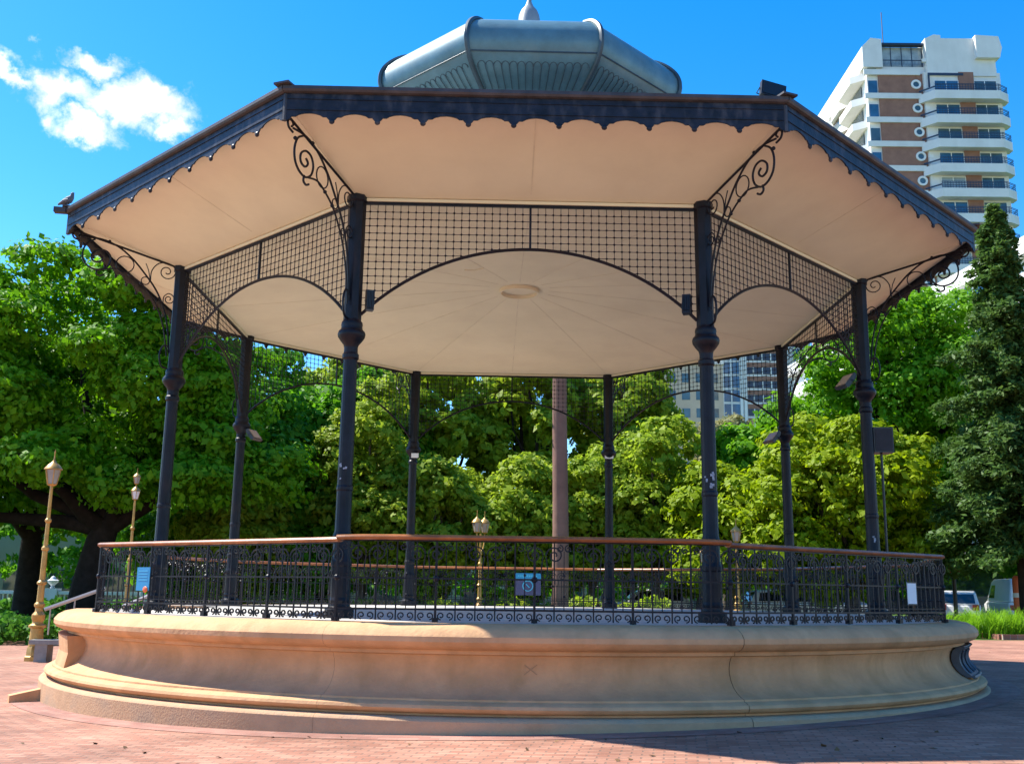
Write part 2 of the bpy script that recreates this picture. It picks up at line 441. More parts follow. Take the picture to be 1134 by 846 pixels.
for i, (lo, hi) in enumerate(seg_angles(A0, A1)):
    k = 1.0 + 0.0006*((i*7) % 3 - 1)            # the blocks sit a little out of line
    ns = max(6, int((hi-lo)/R_(1.8)))
    b.lathe([(r*S*k, Z(z)) for r, z in PROF] + [(1.10*S, Z(-.212)), (1.10*S, Z(-.0585))], ns, a0=lo, a1=hi)
    bb.lathe([(r*S*(k+0.001), Z(z)) for r, z in BASEP] + [(1.10*S, Z(-.29))], ns, a0=lo, a1=hi)
plinth = b.build('plinth', PLINTH, BS, smooth=35)
bb.build('base_course', PLBASE, plinth, smooth=35)
b = MB(); b.lathe([(1.185*S*0.99, Z(-.2)), (1.145*S, Z(-.062))], 120, a0=A0+0.01, a1=A1-0.01)
b.build('joint_filler', DARKGAP, plinth)
b = MB()                                         # cut ends of the plinth beside the steps
for a in (A0, A1):
    b = MB()
    poly = [(r*S, Z(z)) for r, z in PROF] + [(r*S, Z(z)) for r, z in BASEP] + [(1.0*S, Z(-.27)), (1.0*S, Z(-.0585))]
    M = Matrix.Rotation(a, 4, 'Z')
    b.prism(poly, -0.02, 0.02, M)
    b.build('end_cheek', PLINTH, BS)
b = MB()                                         # straight pier that closes the moulding beside the steps
b.lathe([(1.10*S, Z(-.1125)), (1.222*S, Z(-.1125)), (1.217*S, Z(-.150)), (1.224*S, Z(-.186)), (1.10*S, Z(-.186))], 10, a0=A0-R_(.3), a1=R_(213.5))
b.add([pol(r*S, R_(213.5), Z(z)) for r, z in ((1.10,-.1125),(1.222,-.1125),(1.217,-.150),(1.224,-.186),(1.10,-.186))], [(0,1,2,3,4)])
b.build('end_pier', PLINTH, BS)
# a low wedge at the foot of the left end and the cross mark on the front
b = MB(); M = Matrix.Translation(Vector((-7.16,-4.05, hz(-7.2)))) @ Matrix.Rotation(R_(31), 4, 'Z')
b.prism([(-0.36,-0.16),(0.30,-0.16),(0.30,0.23),(-0.36,0.10)], -0.10, 0.12, M)
b.build('step_wedge', PLINTH, BS)
b = MB(); fr = 1.1815*S
for sgn in (1,-1):
    p = [pol(fr-0.0015+0.004*0, R_(-88.6 + sgn*q*0.45), Z(-.136 + 0.0085*q)) for q in (-1,-.5,0,.5,1)]
    rr = []
    for q in (-1,-.5,0,.5,1):
        z = -.136 + 0.0085*q
        r = np.interp(-z, [.1155,.1230,.1330,.1430,.1550], [1.1885,1.184,1.1815,1.182,1.1865])
        rr.append(pol(r*S, R_(-88.6 + sgn*q*0.55), Z(z)))
    b.tube(rr, 0.008, 4)
b.build('scratched_cross', mat('scratch', (0.40,0.235,0.125), 0.9), plinth)

# deck and steps
b = MB()
b.lathe([(0.001, Z(-.0572)), (1.152*S, Z(-.0572)), (1.152*S, Z(-.075)), (0.001, Z(-.075))], 64, a0=A0+0.006, a1=A1-0.006)
b.lathe([(0.001, Z(-.0572)), (0.90*S, Z(-.0572)), (0.90*S, Z(-.25)), (0.001, Z(-.25))], 10, a0=A1-0.006-2*pi, a1=A0+0.006)
b.build('deck', CONC, BS)
ns = 7; h0 = Z(-.0572)
for i in range(1, ns):
    r = (0.90 + 0.055*i)*S
    zt = h0 - i*(h0 + 0.1)/ns
    b = MB(); b.lathe([(0.85*S, zt), (r+0.02, zt), (r+0.02, zt-0.05), (r, zt-0.05), (r, -0.25), (0.85*S, -0.25)], 10, a0=STA-R_(13.8), a1=STA+R_(13.8))
    b.build('step', CONC, BS)

# columns
def col_profile():
    P = [(.0300,-.0572),(.0300,-.040),(.0285,-.037),(.0225,-.034),(.0215,-.028),(.0225,-.022),(.0208,-.016),(.0205,.045),(.0218,.048),(.0218,.056),(.0205,.060),(.0190,.066),
         (.0185,.098),(.0205,.101),(.0205,.108),(.0185,.112),(.0168,.120),(.0163,.20),(.0175,.203),(.0175,.209),(.0161,.212),(.0150,.480),(.0178,.484),(.0178,.492),(.0150,.496),(.0148,.508)]
    return P
COLLAR = [(.0150,.508),(.0165,.514),(.0230,.522),(.0290,.531),(.0300,.537),(.0280,.543),(.0240,.547),(.0225,.553),(.0235,.557),(.0225,.563),(.0195,.567),(.0185,.570)]
UPPER = [(.0195,.565),(.0190,.60),(.0200,.835),(.0235,.838),(.0235,.850),(.0190,.853),(.0001,.853)]
def sc(P): return [(r*S, Z(z)) for r, z in P]
BR = {}
# bracket drawn in its own radial plane (r, z)
def spiral(c, r0, r1, a0, turns, n=26):
    return [(c[0] + (r0+(r1-r0)*i/n)*math.cos(a0+turns*2*pi*i/n), c[1] + (r0+(r1-r0)*i/n)*math.sin(a0+turns*2*pi*i/n)) for i in range(n+1)]
def circ(c, r, n=18): return [(c[0]+r*math.cos(2*pi*i/n), c[1]+r*math.sin(2*pi*i/n)) for i in range(n+1)]
def smooth_path(P, k=4):
    out = []
    for i in range(len(P)-1):
        p0 = P[max(i-1,0)]; p1 = P[i]; p2 = P[i+1]; p3 = P[min(i+2, len(P)-1)]
        for j in range(k):
            t = j/k
            out.append(tuple(0.5*((2*p1[d]) + (-p0[d]+p2[d])*t + (2*p0[d]-5*p1[d]+4*p2[d]-p3[d])*t*t + (-p0[d]+3*p1[d]-3*p2[d]+p3[d])*t**3) for d in range(len(p1))))
    out.append(tuple(P[-1])); return out
strokes = [
    ([(1.005,.846),(1.280,.914)], .0040),
    (smooth_path([(1.262,.897),(1.225,.900),(1.193,.895),(1.16,.880),(1.125,.852),(1.098,.822),(1.072,.790),(1.053,.758),(1.036,.715),(1.026,.67),(1.019,.61)]), .0034),
    (smooth_path([(1.225,.897),(1.243,.885),(1.253,.862),(1.250,.836),(1.234,.819),(1.210,.814),(1.190,.826),(1.183,.848),(1.193,.866),(1.214,.869),(1.230,.856),(1.229,.840),(1.213,.835),(1.203,.846),(1.211,.854)]), .0034),
    (smooth_path([(1.262,.888),(1.277,.893),(1.281,.905),(1.270,.912),(1.262,.905),(1.268,.898)]), .0034),
    (smooth_path([(1.214,.816),(1.216,.804),(1.206,.799),(1.196,.804)]), .0034),
    (smooth_path([(1.200,.817),(1.165,.823),(1.134,.811),(1.104,.792),(1.082,.768),(1.060,.735),(1.045,.70),(1.034,.66),(1.024,.60)]), .0030),
    (circ((1.147,.838), .0225), .0022), (circ((1.093,.800), .0105), .0020), (circ((1.056,.750), .0070), .0020),
    (smooth_path([(1.080,.800),(1.079,.830),(1.062,.853),(1.036,.857)]) + spiral((1.040,.832), .0250, .004, 1.7, 1.6), .0022),
    (smooth_path([(1.044,.742),(1.043,.762),(1.034,.772)]) + spiral((1.030,.757), .0155, .003, 1.6, 1.4), .0020),
    ([(1.081,.803),(1.087,.830),(1.095,.848)], .0018),
    (smooth_path([(1.020,.568),(1.034,.572),(1.041,.590),(1.041,.612),(1.034,.628),(1.024,.628),(1.020,.618)]), .0034),
]
b = MB()
for P, r in strokes:
    b.tube([Vector(((q[0]-1.0)*S, 0, Z(q[1]))) for q in P], r*S*0.5*1.45, 5)
for q in ((1.253,.880),(1.19,.896),(1.134,.811),(1.104,.792)):
    b.ball(((q[0]-1)*S, 0, Z(q[1])), .0042*S, 6)
proto_br = None; proto_cols = None
for k in range(8):
    a = ang(k)
    if k == 0:
        c = MB(); c.lathe(sc(col_profile()), 16)
        column = c.build('column', IRON, BS, smooth=14)
        c = MB(); c.lathe(sc(COLLAR), 16); col_collar = c.build('collar', IRON, column, smooth=30)
        c = MB(); c.lathe(sc(UPPER), 8, rot=pi/8); col_upper = c.build('upper_shaft', IRON, column, smooth=20)
        brk = b.build('scroll_bracket', IRON, column, smooth=40)
        proto_cols = column; o = column
    else:
        o = dup(proto_cols, BS)
    o.location = pol(S, a); o.rotation_euler = (0,0,a)

# frieze panels: grille above a segmental arch
half = math.sin(pi/8) - .019
zt, zs, zc_ = .8330, .583, .7360
rise = zc_ - zs; Ra = (half**2 + rise**2)/(2*rise); zc0 = zc_ - Ra
def arch(x): return zc0 + math.sqrt(max(0, Ra*Ra - x*x))
f = MB(); fa = MB()
dx = .01685; nb = int(half/dx)
for i in range(-nb, nb+1):
    x = i*dx + (dx/2 if False else 0)
    if i == 0: continue
    if arch(x) < zt - .004: f.tube([(x*S,0,Z(arch(x))), (x*S,0,Z(zt))], .0009*S, 4)
dzr = .0164; rows = int((zt-zs)/dzr)
for j in range(1, rows+1):
    z = zt - j*dzr
    if z > zc_: segs = [(-half, half)]
    else:
        d = z - zc0
        if d <= 0: continue
        x = math.sqrt(max(0, Ra*Ra - d*d))
        if x > half: continue
        segs = [(-half, -x), (x, half)]
    for s0, s1 in segs: f.tube([(s0*S,0.004,Z(z)), (s1*S,0.004,Z(z))], .00085*S, 4)
    for i in range(-nb, nb+1):
        x = i*dx
        if i and z > arch(x) + .003:
            q = .0034*S; xx = x*S; zz = Z(z)
            f.add([(xx-q,0,zz),(xx,0,zz-q),(xx+q,0,zz),(xx,0,zz+q),(xx,-q*.7,zz),(xx,q*.7,zz)],
                  [(0,1,4),(1,2,4),(2,3,4),(3,0,4),(1,0,5),(2,1,5),(3,2,5),(0,3,5)])
fa.tube([(x*S,0,Z(arch(x))) for x in np.linspace(-half-.001, half+.001, 41)], .0036*S, 6)
fr_ = MB()
fr_.box(-half*S, half*S, -.0035*S, .0035*S, Z(zt), Z(zt+.0055))
fr_.box(-.0024*S, .0024*S, -.0024*S, .0024*S, Z(zc_), Z(zt))
tb = MB(); tb.box(-(half+.004)*S, (half+.004)*S, -.006*S, .006*S, Z(zt+.0062), Z(.8462))
for k in range(8):
    a = fang(k); apo = math.cos(pi/8)*S
    if k == 0:
        g = f.build('frieze_grille', IRON, BS); proto_fr = g
        fr_.build('frieze_frame', IRON, g); fa.build('arch_rib', IRON, g, smooth=40)
        tb.build('frieze_board', CEIL, g)
        o = g
    else: o = dup(proto_fr, BS)
    o.location = pol(apo, a); o.rotation_euler = (0,0,a+pi/2)

# ceiling: shallow cone inside, soffit turned up outwards to the eave
RE = 1.2939
def oct_ring(b_, prof, rot0=ang(0), mi=0):
    vs_ = []; fs = []; P = len(prof)
    for k in range(8):
        a = rot0 + k*pi/4
        for r, z in prof: vs_.append(pol(r*S, a, Z(z)))
    for k in range(8):
        j = (k+1) % 8
        for q in range(P-1): fs.append((k*P+q, j*P+q, j*P+q+1, k*P+q+1))
    b_.add(vs_, fs, mi)
rt = MB(); oct_ring(rt, [(1.288,.9360),(1.300,.9685),(.42,1.235),(.36,1.245),(.001,1.26)])
roof = rt.build('roof', ROOF, BS)
b = MB(); oct_ring(b, [(.001,.9185),(.08,.9178),(.30,.9030),(.60,.8800),(.985,.8475),(1.010,.8475),(1.286,.9350),(1.286,.9385),(1.0,.853),(.001,.924)])
ceil = b.build('ceiling', CEIL, roof)
b = MB()
def on_ceil(t, mid):      # t = r in corner units -> z
    return np.interp(t, [0,.08,.30,.60,.985,1.01,1.286], [.9185,.9178,.9030,.8800,.8475,.8475,.9350])
for k in range(8):
    for mid in (0, 1):
        a = ang(k) if not mid else fang(k)
        fct = math.cos(pi/8) if mid else 1.0
        for (t0, t1) in ((.10,.97),(1.03,1.27)):
            p = [pol(t*S*fct, a, Z(on_ceil(t, mid)) - 0.004) for t in np.linspace(t0, t1, 6)]
            n_ = pol(1, a+pi/2)
            for i in range(5):
                w = 0.009
                b.add([p[i]+n_*w, p[i]-n_*w, p[i+1]-n_*w, p[i+1]+n_*w, p[i]+n_*w+Vector((0,0,.01)), p[i]-n_*w+Vector((0,0,.01)), p[i+1]-n_*w+Vector((0,0,.01)), p[i+1]+n_*w+Vector((0,0,.01))],
                      [(0,1,2,3),(0,4,5,1),(2,6,7,3),(1,5,6,2),(0,3,7,4)])
b.build('ceiling_batten', SEAM, ceil)
b = MB(); b.lathe([(.0560*S, Z(.9176)), (.0560*S, Z(.9060)), (.0610*S, Z(.9060)), (.0610*S, Z(.9176))], 32)
b.build('ceiling_rose', CEIL, ceil, smooth=30)
b = MB(); cxy = (-.155*S, -.30*S); 
b.tube([(cxy[0],cxy[1],Z(.886)), (cxy[0]+.18,cxy[1]-.02,Z(.884)), (cxy[0]+.36,cxy[1]-.16,Z(.884))], 0.012, 5)
b.build('cable_stub', SEAM, ceil)

# gutter and scalloped valance on each facet
hw = RE*math.sin(pi/8); ap = RE*math.cos(pi/8)
nsc = 11
g = MB()
g.prism([(-.012,.9555),(.005,.9555),(.010,.9575),(.0125,.9615),(.0125,.9685),(.004,.9690),(-.012,.9690)], -hw-.004, hw+.004)
M_g = Matrix(((S,0,0,0),(0,S,0,0),(0,0,S,0),(0,0,0,1)))
# prism is drawn in (x,z) and extruded along y: x = outward, y = along the facet
g.xform(M_g); g.v = [(x, y, EYE+z) for x,y,z in g.v]
v = MB(); top = .9558
hwv = hw - .004
pts = []
for i in range(nsc):
    x0 = -hwv + 2*hwv*i/nsc; x1 = -hwv + 2*hwv*(i+1)/nsc
    w = x1 - x0
    for (tt, dz) in ((0,0.0),(.07,.0030),(.12,.0085),(.2,.0085),(.27,.0125),(.38,.0150),(.5,.0160),(.62,.0150),(.73,.0125),(.80,.0085),(.88,.0085),(.93,.0030)):
        pts.append((x0 + w*tt, .8985 + dz))
pts.append((hwv, .8985))
th_ = .0030
vv = []; ff = []
for (x, z) in pts:
    for (zz, d) in ((z, th_), (top, th_), (top, 0), (z, 0)):
        vv.append((d*S, x*S, EYE + zz*S))
N = len(pts)
for i in range(N-1):
    for q in range(4):
        ff.append((4*i+q, 4*(i+1)+q, 4*(i+1)+(q+1)%4, 4*i+(q+1)%4))
ff += [(0,1,2,3), (4*N-4,4*N-3,4*N-2,4*N-1)]
v.add(vv, ff)
vt = MB()
for i in range(nsc+1):
    x = -hwv + 2*hwv*i/nsc
    if 0 < i < nsc: vt.ball((.0015*S, x*S, Z(.8985)), .0058*S, 7, sc=(.7,1,1))
for zz in (.9205,.9435): vt.box(.0031*S, .0048*S, -hwv*S*.998, hwv*S*.998, Z(zz), Z(zz+.0016))
for k in range(8):
    a = fang(k)
    if k == 0:
        pv = v.build('valance', VAL, roof); vt.build('valance_trim', VAL, pv, smooth=30)
        pg = g.build('gutter', GUT, roof)
        o, o2 = pv, pg
    else:
        o = dup(pv, roof); o2 = dup(pg, roof)
    for q in (o, o2):
        q.location = pol(ap*S, a); q.rotation_euler = (0,0,a)
for k in range(8):
    a = ang(k); b = MB()
    M = Matrix.Translation(pol((RE+.006)*S, a)) @ Matrix.Rotation(a, 4, 'Z')
    b.box(-.024*S, .013*S, -.017*S, .017*S, Z(.9695), Z(.9735), M=M)
    b.tube([pol((RE-.001)*S, a, Z(.899)), pol((RE-.001)*S, a, Z(.9545))], .0050*S, 6)
    if k == 7: b.box(-.004*S, .026*S, -.010*S, .010*S, Z(.956), Z(.9692), M=Matrix.Translation(pol((RE+.012)*S, a)) @ Matrix.Rotation(a-.25, 4, 'Z'))
    b.build('eave_corner_cap', GUT, roof)

# dome
DP = [(.355,1.235),(.350,1.330),(.355,1.385),(.378,1.412),(.420,1.432),(.455,1.452),(.478,1.476),(.490,1.502),(.4915,1.520),(.489,1.540),(.478,1.562),(.455,1.586),(.425,1.606),(.385,1.622),(.20,1.695),(.07,1.745),(.06,1.75),(.001,1.752)]
DO = Vector((.022*S, 0, 0))
b = MB(); oct_ring(b, DP); dome = b.build('dome', DOME, roof, smooth=25); dome.location = DO
for k in range(8):
    a = ang(k); b = MB()
    P = [pol((r+.003)*S, a, Z(z)) for r, z in smooth_path(DP[2:14], 3)]
    b.tube(P, .0075*S, 6)
    b.build('dome_rib', DOMED, dome, smooth=40)
b = MB()
for k in range(8):
    a = fang(k)
    for (r, z) in ((.4795,1.479),):
        h = (r+.0016)*math.sin(pi/8); c = (r+.0016)*math.cos(pi/8)
        t_ = pol(1, a+pi/2)
        b.tube([pol(c*S, a, Z(z)) - t_*h*S, pol(c*S, a, Z(z)) + t_*h*S], .0022*S, 5)
b.build('dome_seam', DOMED, dome)
b = MB()                                        # scalloped tongues over the cove
cove = smooth_path([(.378,1.412),(.400,1.4225),(.420,1.432),(.437,1.442),(.448,1.448)], 2)
for k in range(8):
    a = fang(k); t_ = pol(1, a+pi/2); nt_ = 14
    for i in range(nt_):
        L0, L1 = -1 + 2*i/nt_, -1 + 2*(i+1)/nt_
        lines = []
        for (r, z) in cove:
            rr = r + .0045
            h = rr*math.sin(pi/8)*.94; c = rr*math.cos(pi/8)
            lines.append((pol(c*S, a, Z(z-.002)) + t_*h*S*(L0*.97), pol(c*S, a, Z(z-.002)) + t_*h*S*(L1*.97)))
        for s_ in (0,):
            b.tube([l[0] for l in lines], .0013*S, 4)
        p0, p1 = lines[-1]
        mid = []
        for q in np.linspace(0, pi, 7):
            mid.append(p0 + (p1-p0)*(0.5-0.5*math.cos(q)) + Vector((0,0,.013*S*math.sin(q))) + pol(.008*S*math.sin(q), a))
        b.tube(mid, .0013*S, 4)
b.build('scalloped_tongue', DOMED, dome)
b = MB(); b.lathe(sc([(.045,1.745),(.040,1.80),(.037,1.83),(.034,1.855),(.027,1.872),(.015,1.888),(.010,1.90),(.007,1.91),(.010,1.918),(.006,1.928),(.0045,1.99),(.001,2.10)]), 16)
fin = b.build('finial', mat('finial_zinc', (0.24,0.28,0.30), 0.5, 0.1, var=0.15), dome, smooth=30)

# railing: one panel per facet, handrail of wood on iron bars with scrolls
def rail_panel(apo_, zr, hwid, nbars):
    b_ = MB(); zb = -.0572
    base = .0065 + zb
    zl = -.034; zm = .022; zt_ = zr - .006
    for z, w in ((zl, .0036), (zl+.008, .0018), (zm, .0030), (zt_, .0026)):
        b_.box(-hwid*S, hwid*S, -w*S*.6, w*S*.6, Z(z-w/2), Z(z+w/2))
    step = 2*hwid/nbars
    for i in range(nbars+1):
        x = -hwid + i*step
        thick = .0026 if i % 5 else .0044
        b_.box((x-thick/2)*S*1.0, (x+thick/2)*S, -thick*S/2, thick*S/2, Z(zb if i % 5 == 0 else zb+.003), Z(zt_))
        if i % 5 == 0:
            b_.box((x-.0055)*S, (x+.0055)*S, -.0055*S, .0055*S, Z(zb+.0006), Z(zb+.008))
            b_.ball((x*S,0,Z(zm)), .0060*S, 6)
        if i == nbars: break
        xc = x + step/2
        # bottom C scrolls
        for sg in (-1,1):
            cc = (xc + sg*.0078, zb+.0115)
            b_.tube([((q[0])*S, 0, Z(q[1])) for q in spiral(cc, .0072, .0022, (-pi/2 if sg > 0 else -pi/2), sg*1.15, 12)], .0017*S, 4)
        # intermediate short bar with collar
        b_.tube([(xc*S,0,Z(zl)),(xc*S,0,Z(zm))], .0013*S, 4)
        b_.ball((xc*S,0,Z(-.008)), .0026*S, 5)
        # top scrolls
        if i % 3 == 1:
            for sg in (-1,1):
                cc = (xc + sg*step*.52, zr-.030)
                b_.tube([(q[0]*S,0,Z(q[1])) for q in spiral(cc, .0165, .0030, (pi if sg > 0 else 0), -sg*1.6, 22)], .0019*S, 4)
                b_.tube([(q[0]*S,0,Z(q[1])) for q in smooth_path([(xc+sg*.001, zm),(xc+sg*.006, zm+.012),(xc+sg*.003, zr-.032)],3)], .0016*S, 4)
        else:
            for sg in (-1,1):
                cc = (xc + sg*.0080, zr-.0175)
                b_.tube([(q[0]*S,0,Z(q[1])) for q in spiral(cc, .0072, .0020, pi/2, sg*1.2, 12)], .0017*S, 4)
            b_.tube([(xc*S,0,Z(zm)),(xc*S,0,Z(zr-.022))], .0010*S, 4)
            b_.ball((xc*S,0,Z(zm+.008)), .0028*S, 5)
    # X lattice just above the middle rail
    return b_
hand_prof = [(.0085*math.cos(t), .0052*math.sin(t)) for t in np.linspace(0, 2*pi, 11)[:-1]]
def rail_wood(apo_, zr, hwid, bow=0.0):
    b_ = MB(); n_ = 40; P = []
    for i in range(n_+1):
        x = -hwid + 2*hwid*i/n_
        y = bow*(1 - abs(x/hwid)**9)
        P.append((x, y))
    vs_ = []; fs = []
    for (x, y) in P:
        for (dy, dz) in hand_prof: vs_.append((x*S, (-y+dy)*S, Z(zr+dz+.20*(y-bow))))
    m2 = len(hand_prof)
    for i in range(n_):
        for q in range(m2): fs.append((i*m2+q, i*m2+(q+1)%m2, (i+1)*m2+(q+1)%m2, (i+1)*m2+q))
    fs += [tuple(range(m2)), tuple(range(n_*m2, n_*m2+m2))]
    b_.add(vs_, fs); return b_
AP = 1.129; T18 = math.tan(pi/10)                # the railing is ten-sided
def rang(k): return -pi/2 + R_(1.8) + k*pi/5
def put(p, k, u=0.0):
    a = rang(k); p.location = pol(AP*S, a) + pol(1, a+pi/2)*(u*S); p.rotation_euler = (0,0,a+pi/2)
hwid = AP*T18
pr = None
for k in range(10):
    if k in (7, 8): continue                  # broken by the steps, below
    if k == 0 or pr is None:
        zr = .0970 if k == 0 else .0915
        p = rail_panel(AP, zr, hwid, 20).build('railing_panel', IRON, BS)
        rail_wood(AP, zr, hwid+.004, .010 if k == 0 else 0).build('handrail', WOOD, p, smooth=50)
        if k: pr = p
    else: p = dup(pr, BS)
    put(p, k)
for k, ua, ub in ((8, AP*math.tan(R_(-5.0)), hwid), (7, -hwid, AP*math.tan(R_(4.0)))):
    wid = (ub-ua)/2
    p = rail_panel(AP, .0915, wid, 13).build('railing_panel', IRON, BS)
    rail_wood(AP, .0915, wid+.003).build('handrail', WOOD, p, smooth=50)
    put(p, k, (ua+ub)/2)
for sg in (-1,1):                              # sloping rails of the steps
    b = MB(); q0 = pol(1.13*S, STA+sg*R_(13.4)); q1 = pol(1.275*S, STA+sg*R_(13.4))
    p0 = Vector((q0.x,q0.y,Z(-.005))); p1 = Vector((q1.x,q1.y,Z(-.062)))
    b.tube([p0, p1], .0055*S, 6)
    for t in (.1,.5,.9):
        p_ = p0.lerp(p1, t); b.tube([p_, Vector((p_.x,p_.y,p_.z-.07*S))], .002*S, 5)
    b.build('stair_rail', mat('stair_rail_grey', (0.30,0.29,0.30), 0.5), BS, smooth=40)

# metal hatch in the plinth on the right
b = MB(); bl_ = MB()
HA = R_(-90 + 67)
def surf(a, z, off):
    P = PROF; r = np.interp(-z, [-q[1] for q in P[8:22]], [q[0] for q in P[8:22]])
    return pol((r+off)*S, a, Z(z))
na, nz = 8, 9
za = np.linspace(-.111, -.178, nz); aa = np.linspace(HA-R_(9), HA+R_(9), na)
vs_ = []; fs = []
for off in (.004, .022):
    for z in za:
        for a in aa: vs_.append(surf(a, z, off))
w = na*nz
for i in range(nz-1):
    for j in range(na-1):
        q = i*na+j
        fs.append((w+q, w+q+1, w+q+na+1, w+q+na)); fs.append((q, q+na, q+na+1, q+1))
for j in range(na-1):
    fs.append((j, j+1, w+j+1, w+j)); q = (nz-1)*na+j; fs.append((q, w+q, w+q+1, q+1))
for i in range(nz-1):
    fs.append((i*na, w+i*na, w+(i+1)*na, (i+1)*na)); q = i*na+na-1; fs.append((q, q+na, w+q+na, w+q))
b.add(vs_, fs)
HATM = mat('hatch_metal', (0.075,0.085,0.105), 0.5, 0.2, var=0.3, vscale=6)
hatch = b.build('vent_hatch', HATM, BS)
for t in np.linspace(-.9, .9, 6):
    a = HA + R_(8.6)*t
    bl_.tube([surf(a, z, .024) for z in za[1:-1]], .0042*S, 5)
for z in (-.1125, -.1765):
    bl_.tube([surf(a, z, .023) for a in aa], .0040*S, 5)
bl_.build('hatch_rib', HATM, hatch, smooth=40)

# small marks left on two columns
SCRAP = mat('paper_scrap', (0.30,0.32,0.36), 0.85, var=0.5, vscale=40)
def scrap(k, z0, seed, n_):
    g_ = random.Random(seed)
    for i in range(n_):
        a_ = -2.35 + 1.3*g_.random(); z = z0 + .034*g_.random()
        q = pol(.0163*S, ang(k)*0 + a_, 0); b = MB()
        M = Matrix.Translation(pol(S, ang(k), Z(z)) + q) @ Matrix.Rotation(a_, 4, 'Z') @ Matrix.Rotation(g_.uniform(-.2,.2), 4, 'X')
        w_, h_ = g_.uniform(.010,.022), g_.uniform(.010,.030)
        b.prism([(-.003,-h_),(.003,-h_),(.003,h_*g_.uniform(.5,1)),(-.003,h_)], -w_, w_*g_.uniform(.5,1), M)
        b.build('paper_scrap', SCRAP, BS)
scrap(1, .215, 3, 9); scrap(0, .222, 4, 4); scrap(2, .12, 5, 3)

# ---------------------------------------------------------------- fittings hung on the bandstand
def floodlight(name, label, loc, rz, tilt, size=(.30,.24,.07), group=None, lens=FLOODG, arm=0.14):
    t = thing(name, label, 'floodlight', loc, rz, group)
    w, h, d = size
    M = Matrix.Rotation(tilt, 4, 'X')
    q = MB(); q.box(-w/2, w/2, -d/2, d/2, -h/2, h/2, M=M)
    for i in range(5): 
        x = -w/2 + w*(i+.5)/5; q.box(x-.006, x+.006, d/2+.0005, d/2+.03, -h*.42, h*.42, M=M)
    q.build('housing', BLACK, t)
    q = MB(); q.box(-w*.43, w*.43, -d/2-.008, -d/2-.001, -h*.42, h*.42, M=M); q.build('lens', lens, t)
    q = MB(); q.tube([(-w/2-.012,0,0), (-w/2-.012,arm*.7,-.03), (0,arm,-.03), (w/2+.012,arm*.7,-.03), (w/2+.012,0,0)], .008, 5); q.build('yoke', BLACK, t)
    return t
def at_col(k, z, dr=0.0, dt=0.0):
    a = ang(k); p = pol((1+dr)*S, a, Z(z)) + pol(1, a+pi/2)*(dt*S); return p
floodlight('floodlight', 'black floodlight standing on the front right roof corner', pol(1.272*S, ang(1), Z(1.0)) + Vector((-.06,0,-.03)), R_(10), R_(-12), (.34,.23,.07), 'floodlights on the bandstand', BLACK).rotation_euler[1] = R_(11)
floodlight('floodlight', 'black box floodlight on the front left column above its collar', at_col(0,.612) + Vector((.235,-.02,0)), R_(200), R_(0), (.11,.29,.11), 'floodlights on the bandstand', BLACK, .06)
floodlight('floodlight', 'black box floodlight with pale edge on the front right column above its collar', at_col(1,.617) + Vector((-.26,-.02,0)), R_(160), R_(10), (.12,.28,.11), 'floodlights on the bandstand', FLOODG, .06)
floodlight('floodlight', 'tilted floodlight with pale glass on the rear left column above its collar', at_col(6,.505) + Vector((.30,-.05,0)), R_(70), R_(-40), (.34,.28,.06), 'floodlights on the bandstand')
floodlight('floodlight', 'tilted dark floodlight on the rightmost column facing into the bandstand', at_col(2,.565) + Vector((-.34,-.05,0)), R_(-75), R_(-40), (.34,.30,.06), 'floodlights on the bandstand')
floodlight('floodlight', 'tilted floodlight with brown glass on the rear right column above its collar', at_col(3,.525) + Vector((-.30,-.05,0)), R_(-70), R_(-42), (.38,.30,.06), 'floodlights on the bandstand')
t = thing('junction_box', 'small pale junction box on the far left rear column', 'box', at_col(5,.512) + Vector((.06,-.13,0)))
q = MB(); q.box(-.09,.09,-.03,.03,-.05,.06); q.box(-.07,.07,-.045,-.0305,-.03,.04); q.build('box_shell', PAPER, t)
t = thing('notice', 'small white notice fixed on the far right rear column', 'notice', at_col(4,.528) + Vector((0,-.115,0)))
q = MB(); q.box(-.11,.11,-.006,.006,-.10,.11); q.build('notice_plate', PAPER, t)
q = MB(); q.box(-.115,.115,.0065,.02,.07,.09); q.box(-.115,.115,.0065,.02,-.08,-.06); q.build('mounting_strap', BLACK, t)
t = thing('loudspeaker', 'black loudspeaker box on a thin pole beside the rightmost column', 'loudspeaker', at_col(2,-.0572) + Vector((.27,.12,0)))
zsp = (.4085 + .0572)*S
q = MB(); q.box(-.17,.17,-.16,.16, zsp-.22, zsp+.22); q.build('cabinet', BLACK, t)
q = MB(); q.box(-.145,.145,-.172,-.161, zsp-.19, zsp+.19); q.build('speaker_grille', mat('speaker_cloth', (0.03,0.032,0.038), 0.9, var=0.3), t)
q = MB(); q.tube([(0,0,0.02),(0.0,0,zsp-.221)], .022, 6); q.tube([(-.14,0,.01),(.14,0,.01)], .016, 5); q.tube([(0,-.14,.01),(0,.14,.01)], .016, 5); q.build('pole', BLACK, t)

